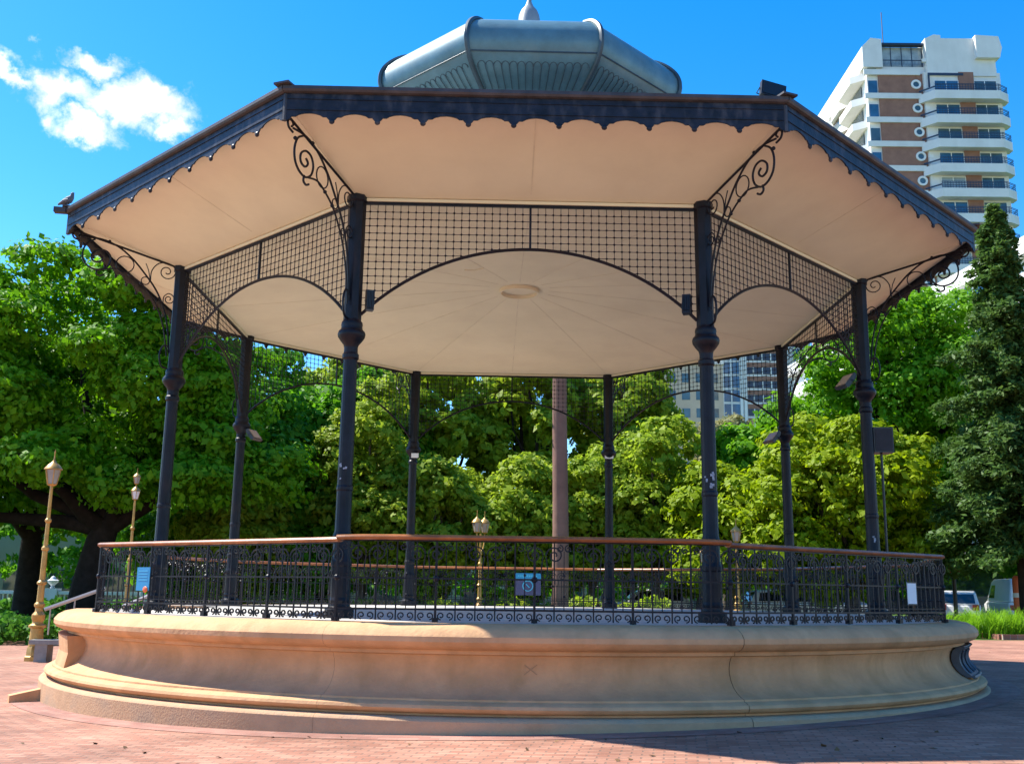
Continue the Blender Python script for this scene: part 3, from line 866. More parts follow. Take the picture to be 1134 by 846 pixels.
# signs tied on the railing
def rail_point(k, u, z, out=.0): # u along facet in -1..1
    a = rang(k)
    return pol(AP*S + out, a, Z(z)) + pol(1, a+pi/2)*(u*AP*T18*S), a + pi/2
p, a = rail_point(9, -.53, .018, .06)
t = thing('notice', 'bright blue notice with an orange corner tied on the left railing', 'notice', p, a)
q = MB(); q.box(-.14,.14,-.005,.005,-.17,.15); q.build('notice_plate', BLUES, t)
q = MB()
for z in (.09,.05,.01,-.03): q.box(-.10,.10,-.0085,-.0055,z,z+.012)
q.build('notice_text_lines', CYANS, t)
q = MB(); q.ball((.075,-.012,-.155), .055, 10, sc=(1,.25,.8)); q.build('orange_tag', ORANGE, t, smooth=40)
p, a = rail_point(1, .61, .009, .06)
t = thing('notice', 'plain white notice tied on the right end of the railing', 'notice', p, a)
q = MB(); q.box(-.11,.11,-.005,.005,-.17,.15); q.build('notice_plate', PAPER, t)
q = MB(); q.box(-.115,.115,-.008,-.0055,.135,.155); q.box(-.115,.115,-.008,-.0055,-.175,-.155); q.build('notice_clip', IRON, t)
p, a = rail_point(5, .03, .045, -.06)
t = thing('sign', 'dark blue sign with bright blue header and ring emblem on the rear railing', 'sign', (p.x+.62, p.y-.02, p.z-.02), 0)
q = MB(); q.box(-.34,.34,-.012,.012,-.36,.20); q.build('sign_panel', BLUED, t)
q = MB(); q.box(-.34,.34,-.017,-.0125,.06,.20); q.build('header_band', BLUES, t)
q = MB()
for i in range(9): q.box(-.26+.057*i, -.22+.057*i, -.0215,-.0175,.105,.155)
q.build('header_lettering', CYANS, t)
q = MB(); q.tube([(.0+.13*math.cos(s_), -.018, -.12+.13*math.sin(s_)) for s_ in np.linspace(0,2*pi,25)[:-1]], .014, 5, closed=True)
q.tube([(-.045,-.018,-.075),(.045,-.018,-.165)], .014, 5); q.build('ring_emblem', CYANS, t, smooth=40)

# pigeon on the roof corner
t = thing('pigeon', 'dark grey pigeon perched on the left roof corner', 'pigeon', pol(1.300*S, ang(7), Z(.9737)), R_(-10))
q = MB()
P = smooth_path([(-.19,0,.05),(-.13,0,.075),(-.06,0,.10),(.0,0,.125),(.045,0,.16),(.062,0,.20),(.066,0,.232),(.082,0,.25)], 3)
rs = smooth_path([(.012,),(.03,),(.055,),(.065,),(.052,),(.034,),(.030,),(.018,)], 3)
q.tube(P, [r[0] for r in rs], 10); q.tube([(.085,0,.247),(.108,0,.240)], [.010,.002], 5)
q.tube([(.0,.025,.07),(.01,.025,0.0),(.03,.025,0.0)], .006, 4); q.tube([(.0,-.025,.07),(.01,-.025,0.0),(.03,-.025,0.0)], .006, 4)
q.build('body', FEATH, t, smooth=60)
q = MB()
for sg in (-1,1): q.tube([(.03,sg*.052,.115),(-.05,sg*.058,.095),(-.17,sg*.02,.06)], [.02,.026,.008], 6)
q.build('wing', mat('pigeon_wing', (0.16,0.17,0.19), 0.7, var=0.3, vscale=25), t, smooth=60)

# ---------------------------------------------------------------- lamp posts
def lantern(par, c, s=1.0, gl=GLASSY):
    x, y, z = c
    q = MB(); q.lathe([(.03*s,0),(.11*s,.03*s),(.125*s,.05*s),(.10*s,.06*s)], 6, c); q.lathe([(.19*s,.40*s),(.215*s,.41*s),(.20*s,.44*s),(.13*s,.53*s),(.07*s,.57*s),(.05*s,.60*s),(.03*s,.63*s),(.018*s,.66*s),(.012*s,.80*s),(.02*s,.82*s),(.004*s,.90*s)], 12, c)
    for i in range(6):
        a = 2*pi*i/6
        q.tube([(x+.115*s*math.cos(a), y+.115*s*math.sin(a), z+.05*s), (x+.19*s*math.cos(a), y+.19*s*math.sin(a), z+.41*s)], .011*s, 4)
    L = q.build('lantern', GOLD, par, smooth=35)
    q = MB(); q.lathe([(.105*s,.06*s),(.178*s,.40*s)], 6, c); q.build('lantern_glass', gl, L)
    return L
def lamp_post(label, loc, H=4.1, kindn='single', base_h=1.05, group='gilded lamp posts in the park'):
    t = thing('lamp_post', label, 'lamp post', loc, 0, group)
    q = MB()
    q.lathe([(.23,0),(.23,.10),(.20,.13),(.19,.30),(.17,.33),(.16,.36)], 8)
    q.lathe([(.16,.35),(.145,.75),(.20,.78),(.20,.82),(.13,.86),(.12,.90),(.15,.98),(.15,1.06),(.09,1.14),(.085,1.22),(.12,1.26),(.12,1.31),(.08,1.36)], 12)
    q.build('pedestal', GOLD, t, smooth=30)
    q = MB(); q.lathe([(.08,1.35),(.075,1.75),(.11,1.78),(.11,1.82),(.065,1.87),(.060,2.55),(.085,2.58),(.085,2.63),(.052,2.68),(.045,H*.78),(.075,H*.79),(.075,H*.80),(.042,H*.81),(.036,H)], 12)
    q.build('pole', GOLD, t, smooth=30)
    if kindn == 'single': lantern(t, (0,0,H-.02), 1.0)
    elif kindn == 'double':
        q = MB()
        for sg in (-1,1): q.tube(smooth_path([(0,0,H-.75),(sg*.10,sg*.10,H-.55),(sg*.14,sg*.2,H-.2),(sg*.14,sg*.2,H+.02)]), .03, 6)
        q.build('arm', GOLD, t, smooth=40)
        for sg in (-1,1): lantern(t, (sg*.14,sg*.2,H), 1.0, GLASSY)
    elif kindn == 'stacked':
        lantern(t, (0,0,H-.02), .75, WHITE)
        lantern(t, (0,0,H+.5), .62)
    return t
def gz(x): return hz(x)
lamp_post('tall gilded lamp post with single lantern beside the stone bench', (-11.29,4.94,gz(-11.3)), 4.12)
lamp_post('slim gilded lamp post with two stacked lanterns left of the bandstand', (-12.56,13.94,gz(-12.5)), 4.55, 'stacked')
lamp_post('gilded lamp post with twin lanterns seen through the bandstand centre', (-1.36,19.94,gz(-1.4)), 3.75, 'double')
lamp_post('small gilded lamp post under the big trees at the far left', (-27.4,33.0,gz(-25)), 2.2, 'single')
lamp_post('gilded lamp post close behind the front right column', (7.02,18.9,gz(7)), 2.55, 'single')
lamp_post('gilded lamp post against the bright shrubs right of the front right column', (8.27,19.1,gz(8.3)), 3.32, 'single')

# bench beside the lamp
t = thing('bench', 'low grey stone bench behind the left end of the plinth', 'bench', (-10.30,4.75,gz(-10.6)), R_(4))
q = MB(); q.box(-.95,.75,-.24,.24,.40,.50); q.build('seat', STONE, t)
for x in (-.68,.48):
    q = MB(); q.box(x-.14,x+.14,-.2,.2,-.05,.399); q.build('leg', STONE, t)

# ---------------------------------------------------------------- vegetation
def fast_mesh(name, V, F4, m_, parent=None, loc=None):
    me_ = bpy.data.meshes.new(name)
    V = np.asarray(V, dtype=np.float32); F4 = np.asarray(F4, dtype=np.int32)
    me_.vertices.add(len(V)); me_.vertices.foreach_set('co', V.ravel())
    k = F4.shape[1]
    me_.loops.add(F4.size); me_.loops.foreach_set('vertex_index', F4.ravel())
    me_.polygons.add(len(F4)); me_.polygons.foreach_set('loop_start', np.arange(0, F4.size, k, dtype=np.int32))
    me_.materials.append(m_); me_.update(calc_edges=True)
    return link(name, me_, parent, loc)
def leaf_quads(C, Nrm, size, elong=1.5):
    """C centres (n,3), Nrm normals, size (n,) -> folded leaf quads"""
    n_ = len(C)
    rnd = rng.normal(size=(n_,3))
    T = np.cross(Nrm, rnd); T /= np.linalg.norm(T, axis=1)[:,None] + 1e-9
    B = np.cross(Nrm, T); B /= np.linalg.norm(B, axis=1)[:,None] + 1e-9
    a = size[:,None]*elong*.5; w = size[:,None]*.5
    V = np.stack([C - T*a, C - B*w*.9 + T*a*.1, C + T*a - Nrm*a*.25, C + B*w*.9 + T*a*.1], axis=1).reshape(-1,3)
    F = np.arange(4*n_).reshape(-1,4)
    return V, F
def crown_points(lobes, clump_n, per, clump_r, up_bias=0.35, inner=0.25):
    """lobes: list of (cx,cy,cz,rx,ry,rz). leaf clumps scattered through an outer shell of every lobe"""
    Cs = []; Ns = []
    area = np.array([l[3]*l[4] + l[3]*l[5] + l[4]*l[5] for l in lobes]); area = area/area.sum()
    for l, w in zip(lobes, area):
        k = max(4, int(clump_n*w))
        d = rng.normal(size=(k,3)); d[:,2] += up_bias*.8; d /= np.linalg.norm(d, axis=1)[:,None]
        rad = 1.0 - np.abs(rng.normal(size=(k,1)))*inner
        rad += (rng.random((k,1)) < .12)*rng.random((k,1))*.22
        c = np.array(l[:3]) + d*np.array(l[3:])*rad
        cr_ = clump_r*(.6 + .8*rng.random(k))
        pp = max(3, per)
        off = rng.normal(size=(k,pp,3)); off /= np.linalg.norm(off, axis=2)[:,:,None]; off *= (rng.random((k,pp,1))**.4)
        off[:,:,2] *= .6
        P = c[:,None,:] + off*cr_[:,None,None]
        nn = off*.7 + d[:,None,:]*.55 + np.array([0,0,up_bias])[None,None,:] + rng.normal(size=(k,pp,3))*.38
        nn /= np.linalg.norm(nn, axis=2)[:,:,None]
        Cs.append(P.reshape(-1,3)); Ns.append(nn.reshape(-1,3))
    return np.concatenate(Cs), np.concatenate(Ns)
def limb(b_, p0, p1, r0, r1, wob=.12, n_=6):
    p0, p1 = Vector(p0), Vector(p1); L_ = (p1-p0).length
    P = []
    for i in range(n_+1):
        t_ = i/n_; q_ = p0.lerp(p1, t_)
        if 0 < i < n_: q_ += Vector((random.uniform(-1,1), random.uniform(-1,1), random.uniform(-.5,.8)))*wob*L_*.25
        P.append(q_)
    b_.tube(P, [r0 + (r1-r0)*i/n_ for i in range(n_+1)], 8)
    return P
def tree(name, label, loc, H, trunk_h, lobes, lm, bm, trunk_r=.35, clump_n=900, per=26, clump_r=.55, leaf=.22, lean=(0,0), limbs=None, group=None, up_bias=.35, inner=.25, elong=1.5):
    t_ = thing(name, label, 'tree', loc, 0, group)
    b_ = MB()
    fork = Vector((lean[0], lean[1], trunk_h))
    P = smooth_path([(0,0,-.3),(lean[0]*.15,lean[1]*.15,trunk_h*.3),(lean[0]*.5,lean[1]*.5,trunk_h*.65),(fork.x,fork.y,fork.z)], 3)
    b_.tube(P, [trunk_r*(1.45 if i == 0 else 1.12 - .35*i/len(P)) for i in range(len(P))], 10)
    for l in (limbs if limbs else [(l[0]*.9, l[1]*.9, l[2]-.1*l[5]) for l in lobes[:9]]):
        limb(b_, fork - Vector((0,0,.4)), l, trunk_r*.55, .05)
    b_.build('trunk', bm, t_, smooth=60)
    C, N = crown_points(lobes, clump_n, per, clump_r, up_bias, inner)
    sz = leaf*np.clip(np.exp(rng.normal(size=len(C))*.38), .4, 2.0)
    V, F = leaf_quads(C, N, sz, elong)
    fast_mesh('crown', V, F, lm, t_)
    return t_
def lobes_env(cx_, cy_, cz_, rx_, ry_, rz_, n_, lr, seed, flat=.75):
    """lobes packed on an ellipsoid envelope"""
    g_ = random.Random(seed); out = []
    for i in range(n_):
        z = 1 - 2*(i+.5)/n_; ph = i*2.39996 + g_.uniform(-.3,.3)
        s_ = math.sqrt(1-z*z); k = g_.uniform(.55,.92)
        r = lr*g_.uniform(.7,1.3)
        out.append((cx_ + rx_*k*s_*math.cos(ph), cy_ + ry_*k*s_*math.sin(ph), cz_ + rz_*k*z, r, r, r*flat))
    return out

# big spreading tree on the left
TG = 'park trees around the bandstand'
LB = lobes_env(-1.2, .5, 10.4, 8.8, 7.0, 5.4, 50, 1.75, 3, .50)
LB += [(-7.0,-2,6.5,2.2,2.0,1.4),(5.3,-1.5,7.3,2.1,1.9,1.4),(-4.0,-3.5,5.9,1.9,1.7,1.1),(2.4,-3.2,5.6,1.6,1.5,.9),(5.0,-3.4,5.6,1.7,1.5,1.0),(-6.0,-4.5,5.2,1.8,1.6,1.0),(0.0,-5.0,6.2,1.8,1.6,1.0),(7.6,-1.0,6.2,1.9,1.7,1.2),(-9.0,0,5.0,2.0,2,1.3)]
tree('spreading_tree', 'huge spreading tree with dark forked trunk behind the tall gilded lamp', (-17.3,22.0,gz(-17)), 16, 4.4, LB, L_BRIGHT, BARK, .64, 3800, 40, .60, .15, (.7,0),
     [(-8.5,-1,5.2),(-5.5,-2.0,9.5),(-1.5,0,12.5),(3.2,-1.5,9.0),(5.8,1,7.6),(-8,1,8.5),(1.2,2,14),(-2.5,-4,7.4)], TG)
LB = lobes_env(0,0,8.6,6.5,5.5,4.6,22,2.0,5,.65)
tree('leafy_tree', 'tall tree with dark trunk at the far left edge', (-22.6,28.5,gz(-22)), 13, 4.2, LB, L_BRIGHT, BARK, .55, 1700, 32, .75, .17, (0,0), None, TG)
# deeper green trees left of centre
for i, (x, y, h, rx_, seed, lb, lm_) in enumerate([
    (-13.2,31.0,13.6,4.6,8,'dark green tree between the two leftmost columns',L_DEEP),
    (-9.2,35.5,15.0,4.6,9,'tall dark green tree showing between left columns below the roof',L_DEEP),
    (-19.5,40.0,13.0,6.0,10,'dark tree far behind the spreading tree',L_DEEP)]):
    LB = lobes_env(0,0,h*.58,rx_,rx_,h*.40,20,1.6,seed,.8)
    tree('leafy_tree', lb, (x,y,gz(x)), h, h*.26, LB, lm_, BARK, .32, 1300, 28, .62, .20, (.2,0), None, TG)
for x, y, h, rx_, sd_, lb, m2 in ((-12.4,27.5,6.6,2.3,61,'low bushy tree between the two leftmost columns',L_MID),(-17.0,33.5,6.8,2.6,62,'low dark bushy tree to the right of the big forked trunk',L_DEEP),(-9.6,29.5,7.2,2.2,63,'low bushy tree left of the front left column',L_DEEP)):
    LB = lobes_env(0,0,h*.52,rx_,rx_,h*.45,14,1.2,sd_,.8)
    tree('bushy_tree', lb, (x,y,gz(x)), h, h*.2, LB, m2, BARK, .16, 900, 28, .42, .15, (.1,0), None, TG, .45, .22)
# middle group seen through the bandstand
for i, (x, y, h, rx_, seed, lb) in enumerate([
    (-7.2,28.8,12.2,2.6,21,'light green tree just right of the front left column'),
    (-3.9,28.2,8.4,2.3,22,'rounded tree directly right of the far left rear column'),
    (-0.3,28.6,7.4,2.3,23,'rounded bushy tree left of the palm trunk'),
    (3.6,30.5,8.8,2.6,24,'dark rounded tree between the palm trunk and the rear right column'),
    (6.6,29.5,9.6,2.4,25,'rounded green tree left of the front right column'),
    (9.0,31.5,7.6,2.2,28,'bushy tree just behind the front right column')]):
    LB = lobes_env(0,0,h*.55,rx_,rx_,h*.42,16,1.25,seed,.85)
    tree('bushy_tree', lb, (x,y,gz(x)), h, h*.22, LB, L_MID, BARKG, .2, 1000, 28, .42, .155, (.1,0), None, TG, .45, .22)
for i, (x, y, h, rx_, seed, lb, m2) in enumerate([
    (-10.0,41.5,17.0,4.2,35,'tallest dark green tree far behind the front left column',L_MID),
    (-4.8,37.5,16.6,4.2,31,'taller tree whose top meets the ceiling edge left of the palm',L_MID),
    (1.0,38.5,17.2,4.4,32,'taller tree behind the palm trunk with dark branches',L_MID),
    (6.4,38.5,15.8,3.0,33,'taller tree behind the rear right column',L_MID),
    (-14.5,50,12.5,5.0,34,'far tree closing the gap between left columns',L_DEEP)]):
    LB = lobes_env(0,0,h*.62,rx_,rx_,h*.36,20,1.5,seed,.75)
    tree('leafy_tree', lb, (x,y,gz(x)), h, h*.3, LB, m2, BARK, .3, 850, 24, .55, .25, (.3,0), None, TG)
# right side
LB = lobes_env(0,0,5.2,4.8,3.6,3.9,26,1.5,41,.72)
tree('bushy_tree', 'broad yellow green bushy tree behind the two right columns', (14.0,24.2,gz(14)), 9.6, 1.6, LB, L_YEL, BARKG, .28, 2200, 28, .42, .15, (.2,0), None, TG, .45, .2)
LB = lobes_env(0,0,4.2,2.8,2.6,3.2,16,1.25,42,.75)
tree('bushy_tree', 'smaller yellow green bushy tree left of the rear right column', (9.6,26.0,gz(9.6)), 7, 1.5, LB, L_YEL, BARKG, .2, 800, 26, .42, .18, (.1,0), None, TG, .45, .2)
LB = lobes_env(0,0,11.4,5.4,4.2,6.6,34,1.8,43,.7)
tree('leafy_tree', 'tall bright green tree between the rightmost column and the conifer', (20.2,33.0,gz(20)), 18.5, 4.5, LB, L_BRIGHT, BARK, .4, 2200, 36, .60, .155, (.3,0), None, TG)
LB = lobes_env(0,0,8.0,3.6,3.2,4.2,18,1.5,44,.7)
tree('leafy_tree', 'bright green tree below the white balconied building', (14.6,38.0,gz(14.6)), 12, 3, LB, L_BRIGHT, BARK, .3, 1100, 26, .58, .21, (.3,0), None, TG)
LB = lobes_env(0,0,9.5,4.0,3.5,5.0,18,1.7,45,.7)
tree('leafy_tree', 'green tree at the right edge behind the conifer', (27.0,33.0,gz(27)), 15, 4, LB, L_BRIGHT, BARK, .4, 1100, 26, .6, .21, (.3,0), None, TG)
LB = lobes_env(0,0,9.6,2.2,2.2,2.8,12,1.1,46,.7)
tree('olive_tree', 'thin olive brown tree below the brick and glass block', (12.6,43.0,gz(12)), 12.4, 5, LB, L_OLIVE, BARKG, .22, 300, 18, .6, .2, (.4,0), None, TG)

for x, y, h, sd_, lb in ((29.5,38.5,9.5,51,'dark street tree behind the white van'),(23.0,41.0,9.0,52,'dark street tree behind the white sport utility car'),(33.0,30.0,10.5,53,'dark street tree at the right edge beside the white block')):
    LB = lobes_env(0,0,h*.60,3.0,2.8,h*.38,14,1.4,sd_,.75)
    tree('leafy_tree', lb, (x,y,gz(x)), h, h*.3, LB, L_DEEP, BARK, .24, 700, 24, .6, .22, (.2,0), None, TG)

# conifer on the right
def conifer(label, loc, H, rb, z0=1.6, seed=5):
    g_ = random.Random(seed)
    t_ = thing('conifer', label, 'tree', loc, 0, TG)
    b_ = MB(); b_.tube([(0,0,-.3),(0.05,0,H*.4),(0,0,H*.97)], [.26,.17,.02], 8)
    bb_ = b_; Cs = []; Ns = []
    z = z0
    while z < H*.985:
        f_ = (z-z0)/(H-z0)
        Lr = rb*(1-f_)**.92*g_.uniform(.55,1.2) + .12
        nbr = max(5, int(9 - 3*f_)); ph0 = g_.uniform(0,6.28)
        for i in range(nbr):
            a_ = ph0 + 2*pi*i/nbr + g_.uniform(-.25,.25)
            L1 = Lr*g_.uniform(.45,1.25)
            d_ = Vector((math.cos(a_), math.sin(a_), 0))
            P = [Vector((0,0,z)) + d_*L1*s_ + Vector((0,0, .16*L1*s_ - .34*L1*s_*s_ + (.14*L1*max(0,s_-.7)))) for s_ in (0,.25,.5,.75,1)]
            bb_.tube(P, [.045*(1-f_)+.012,.03,.022,.015,.006], 4, caps=False)
            k = int(40 + 105*L1)
            s_ = g_.random(); tt = np.array([g_.random()**.6 for _ in range(k)])
            Pn = np.array([list(q) for q in P]); xs_ = np.linspace(0,1,5)
            base_ = np.stack([np.interp(tt, xs_, Pn[:,d]) for d in range(3)], axis=1)
            sd_ = np.array([-d_.y, d_.x, 0])
            spread = (np.array([g_.gauss(0,1) for _ in range(k)])*.20*(L1**.6)*(1.1-tt*.6))[:,None]*sd_
            drop = np.stack([np.zeros(k), np.zeros(k), -np.abs(np.array([g_.gauss(0,.11) for _ in range(k)]))], axis=1) + rng.normal(size=(k,3))*.05
            Cs.append(base_ + spread + drop + (rng.normal(size=(k,3))*.05*L1**.5))
            nn = np.tile(np.array([d_.x*.35, d_.y*.35, .8]), (k,1)) + rng.normal(size=(k,3))*.55
            Ns.append(nn/np.linalg.norm(nn, axis=1)[:,None])
        z += g_.uniform(.26,.46)*(1.1 - .45*f_)
    C = np.concatenate(Cs); N = np.concatenate(Ns)
    V, F = leaf_quads(C, N, .115*(.6+.8*rng.random(len(C))), 2.2)
    cr_ = fast_mesh('crown', V, F, L_CON, t_)
    b_.build('trunk', BARK, t_, smooth=60)
    return t_
conifer('tall dark conifer with drooping tiers at the right edge', (19.0,19.2,gz(19)), 17.1, 3.9, 3.0)

# palm: clean ringed trunk, crown above the roof line
t = thing('palm_tree', 'palm with smooth pinkish grey trunk seen through the bandstand', 'palm', (1.68,19.94,gz(1.7)), 0, TG)
q = MB(); P = [(0,0,-.3 + 13.3*i/44) for i in range(45)]
q.tube([(0.03*math.sin(p_[2]*.5),0,p_[2]) for p_ in P], [(.40 if i < 2 else .335 - .075*i/44 + (.006 if i % 2 else 0)) for i in range(45)], 14)
q.build('trunk', PALMB, t, smooth=60)
Cs = []; Ns = []; q = MB()
for i in range(16):
    a_ = 2*pi*i/16 + .1*(i % 3); el = random.uniform(.1,.9)
    P = [Vector((0,0,13.0)) + Vector((math.cos(a_), math.sin(a_), 0))*(3.2*s_) + Vector((0,0, 2.4*el*s_ - 2.6*s_*s_)) for s_ in np.linspace(0,1,8)]
    q.tube(P, [.05*(1-.85*k/7) for k in range(8)], 4)
    for k in range(60):
        s_ = random.random(); j = min(6, int(s_*7)); base_ = P[j].lerp(P[j+1], s_*7-j)
        sd_ = Vector((-math.sin(a_), math.cos(a_), -.6))*random.choice((-1,1)); sd_.z = -.5
        Cs.append(base_ + sd_*.32); Ns.append(Vector((sd_.x*.4, sd_.y*.4, 1)).normalized())
V, F = leaf_quads(np.array([list(c) for c in Cs]), np.array([list(c) for c in Ns]), np.full(len(Cs), .22), 3.2)
fast_mesh('crown', V, F, L_DEEP, t); q.build('frond_stalk', L_DEEP, t)

# planting beds and hedge
def bed(name, label, cat, pts_, h, m_, n_, leaf, strap=False, group=None):
    t_ = thing(name, label, cat, (pts_[0][0], pts_[0][1], 0), 0, group)
    Cs = []; Ns = []; S_ = []
    for (x0, x1, y0, y1) in pts_[1:]:
        k = int(n_*(x1-x0)*(y1-y0))
        X = rng.uniform(x0,x1,k); Y = rng.uniform(y0,y1,k)
        hh = h*(.75 + .25*np.sin(X*2.1+Y)*np.cos(Y*1.7))
        Zz = np.array([gz(x) for x in X]) + hh*rng.random(k)**.45
        Cs.append(np.stack([X-pts_[0][0], Y-pts_[0][1], Zz], axis=1))
        nn = rng.normal(size=(k,3)); nn[:,2] = np.abs(nn[:,2])*.9+.1
        if strap: nn[:,2] *= .25
        Ns.append(nn/np.linalg.norm(nn, axis=1)[:,None])
    C = np.concatenate(Cs); N = np.concatenate(Ns)
    if not strap:
        V, F = leaf_quads(C, N, leaf*(.6+.8*rng.random(len(C))), 1.4)
    fast_mesh('foliage', V, F, m_, t_)
    return t_
bed('planting_bed', 'dark green leafy bed behind the tall gilded lamp on the left', 'plants', [(-19,13.5),(-30,-8.5,14.4,16.6),(-30,-13.5,11.6,14.4)], .95, L_BED, 170, .17)
bed('hedge', 'clipped low hedge in front of the white balustrade', 'hedge', [(-28,44),(-42,-18,42.5,44.5)], 1.1, L_BED, 60, .3)
bed('hedge', 'low green planting beyond the rear railing', 'hedge', [(0,25),(-8,6.5,23.6,25.4)], 1.35, L_MID, 130, .2)
def clump(label, loc, r, h, n_, seed, group):
    g_ = random.Random(seed)
    t_ = thing('strap_plant', label, 'plant', loc, 0, group)
    V = []; F = []
    for i in range(n_):
        a_ = g_.uniform(0,2*pi); L_ = h*g_.uniform(.7,1.25); x0 = g_.gauss(0,r*.35); y0 = g_.gauss(0,r*.35)
        d_ = Vector((math.cos(a_), math.sin(a_), 0)); w = g_.uniform(.016,.03); sd_ = Vector((-d_.y, d_.x, 0))
        out = g_.uniform(.3,.95)
        pr_ = None
        for s_ in (0,.35,.7,1.0):
            c_ = Vector((x0,y0,0)) + d_*out*L_*s_*s_*.9 + Vector((0,0, L_*(s_ - .42*out*s_*s_*s_)))
            ww = w*(1 - .85*s_)
            V += [tuple(c_ - sd_*ww), tuple(c_ + sd_*ww)]
            k = len(V)
            if pr_ is not None: F.append((k-4,k-3,k-1,k-2))
            pr_ = c_
    fast_mesh('foliage', V, F, L_STRAP, t_)
    return t_
spots = [(15.35,15.6),(16.0,15.3),(16.7,15.5),(17.4,15.3),(18.1,15.6),(15.7,16.4),(16.5,16.3),(17.3,16.4),(18.2,16.5),(19.0,15.9),(14.9,16.6),(19.0,16.9),(16.1,17.4),(17.0,17.4),(18.0,17.4)]
for i, (x, y) in enumerate(spots):
    clump('bright green strap leaved plant in the brick edged bed at the right', (x,y,gz(x)+.02), .42, 1.0 if i > 0 else .8, 170, i, 'strap leaved plants in the right bed')
t = thing('bed_edging', 'low red brick edging of the plant bed at the right', 'edging', (15.9,14.62,gz(16)))
q = MB(); q.box(0,9,-.07,.07,-.1,.17); q.box(-.07,.07,.0705,3,-.1,.165); q.build('edging_course', EDGEB, t)

# dry leaves blown over the paving
k = 420
X = rng.uniform(-16,16,k); Y = np.concatenate([rng.uniform(-16,-8,k//2), rng.uniform(-14,10,k-k//2)])
ok = (X*X+Y*Y) > (1.30*S)**2
X, Y = X[ok], Y[ok]
C = np.stack([X, Y, np.array([hz(x) for x in X])+.016], axis=1)
N = np.tile(np.array([0,0,1.0]), (len(C),1)) + rng.normal(size=(len(C),3))*.25
V, F = leaf_quads(C, N/np.linalg.norm(N,axis=1)[:,None], .05*(.5+.9*rng.random(len(C))), 1.6)
kind(fast_mesh('fallen_leaves', V, F, mat('dry_leaf', (0.16,0.085,0.03), 0.8, var=0.5, vscale=2)), 'stuff')

# far masses of trees that close the view
V = []; F = []
lob = []
g_ = random.Random(77)
for i in range(46):
    x = -75 + 150*i/45 + g_.uniform(-1,1); y = g_.uniform(62,72)
    if 2 < x < 60 and y > 0: zt_ = g_.uniform(5,8)
    elif x < -20: zt_ = g_.uniform(11,15)
    else: zt_ = g_.uniform(7,10.5)
    lob.append((x, y, zt_*.55, 3.0, 2.5, zt_*.5))
C, N = crown_points(lob, 2600, 22, .9, .35, .2)
V, F = leaf_quads(C, N, .42*(.6+.8*rng.random(len(C))), 1.5)
kind(fast_mesh('distant_trees', V, F, L_DEEP), 'stuff')

# balustrade at the left
t = thing('balustrade', 'long white stone balustrade with urns beyond the left tree trunks', 'balustrade', (-30,47.5,gz(-30)))
q = MB(); q.box(-20,14,-.25,.25,0,.35); q.box(-20,14,-.22,.22,1.25,1.45); q.build('coping', CREAMW, t)
q = MB()
for i in range(110):
    x = -19.7 + .305*i
    q.lathe([(.06,.35),(.10,.55),(.10,.65),(.05,.85),(.06,1.1),(.08,1.25)], 6, (x,0,0))
ba = q.build('baluster', CREAMW, t, smooth=40); kind(ba, 'stuff')
for x in (-12,-5.5,.2,6.5,13):
    q = MB(); q.box(x-.45,x+.45,-.36,.36,0,1.62); q.lathe([(.12,1.62),(.15,1.70),(.08,1.76),(.34,2.02),(.36,2.12),(.20,2.2),(.12,2.35),(.001,2.42)], 10, (x,0,0)); q.build('urn_pier', CREAMW, t, smooth=35)

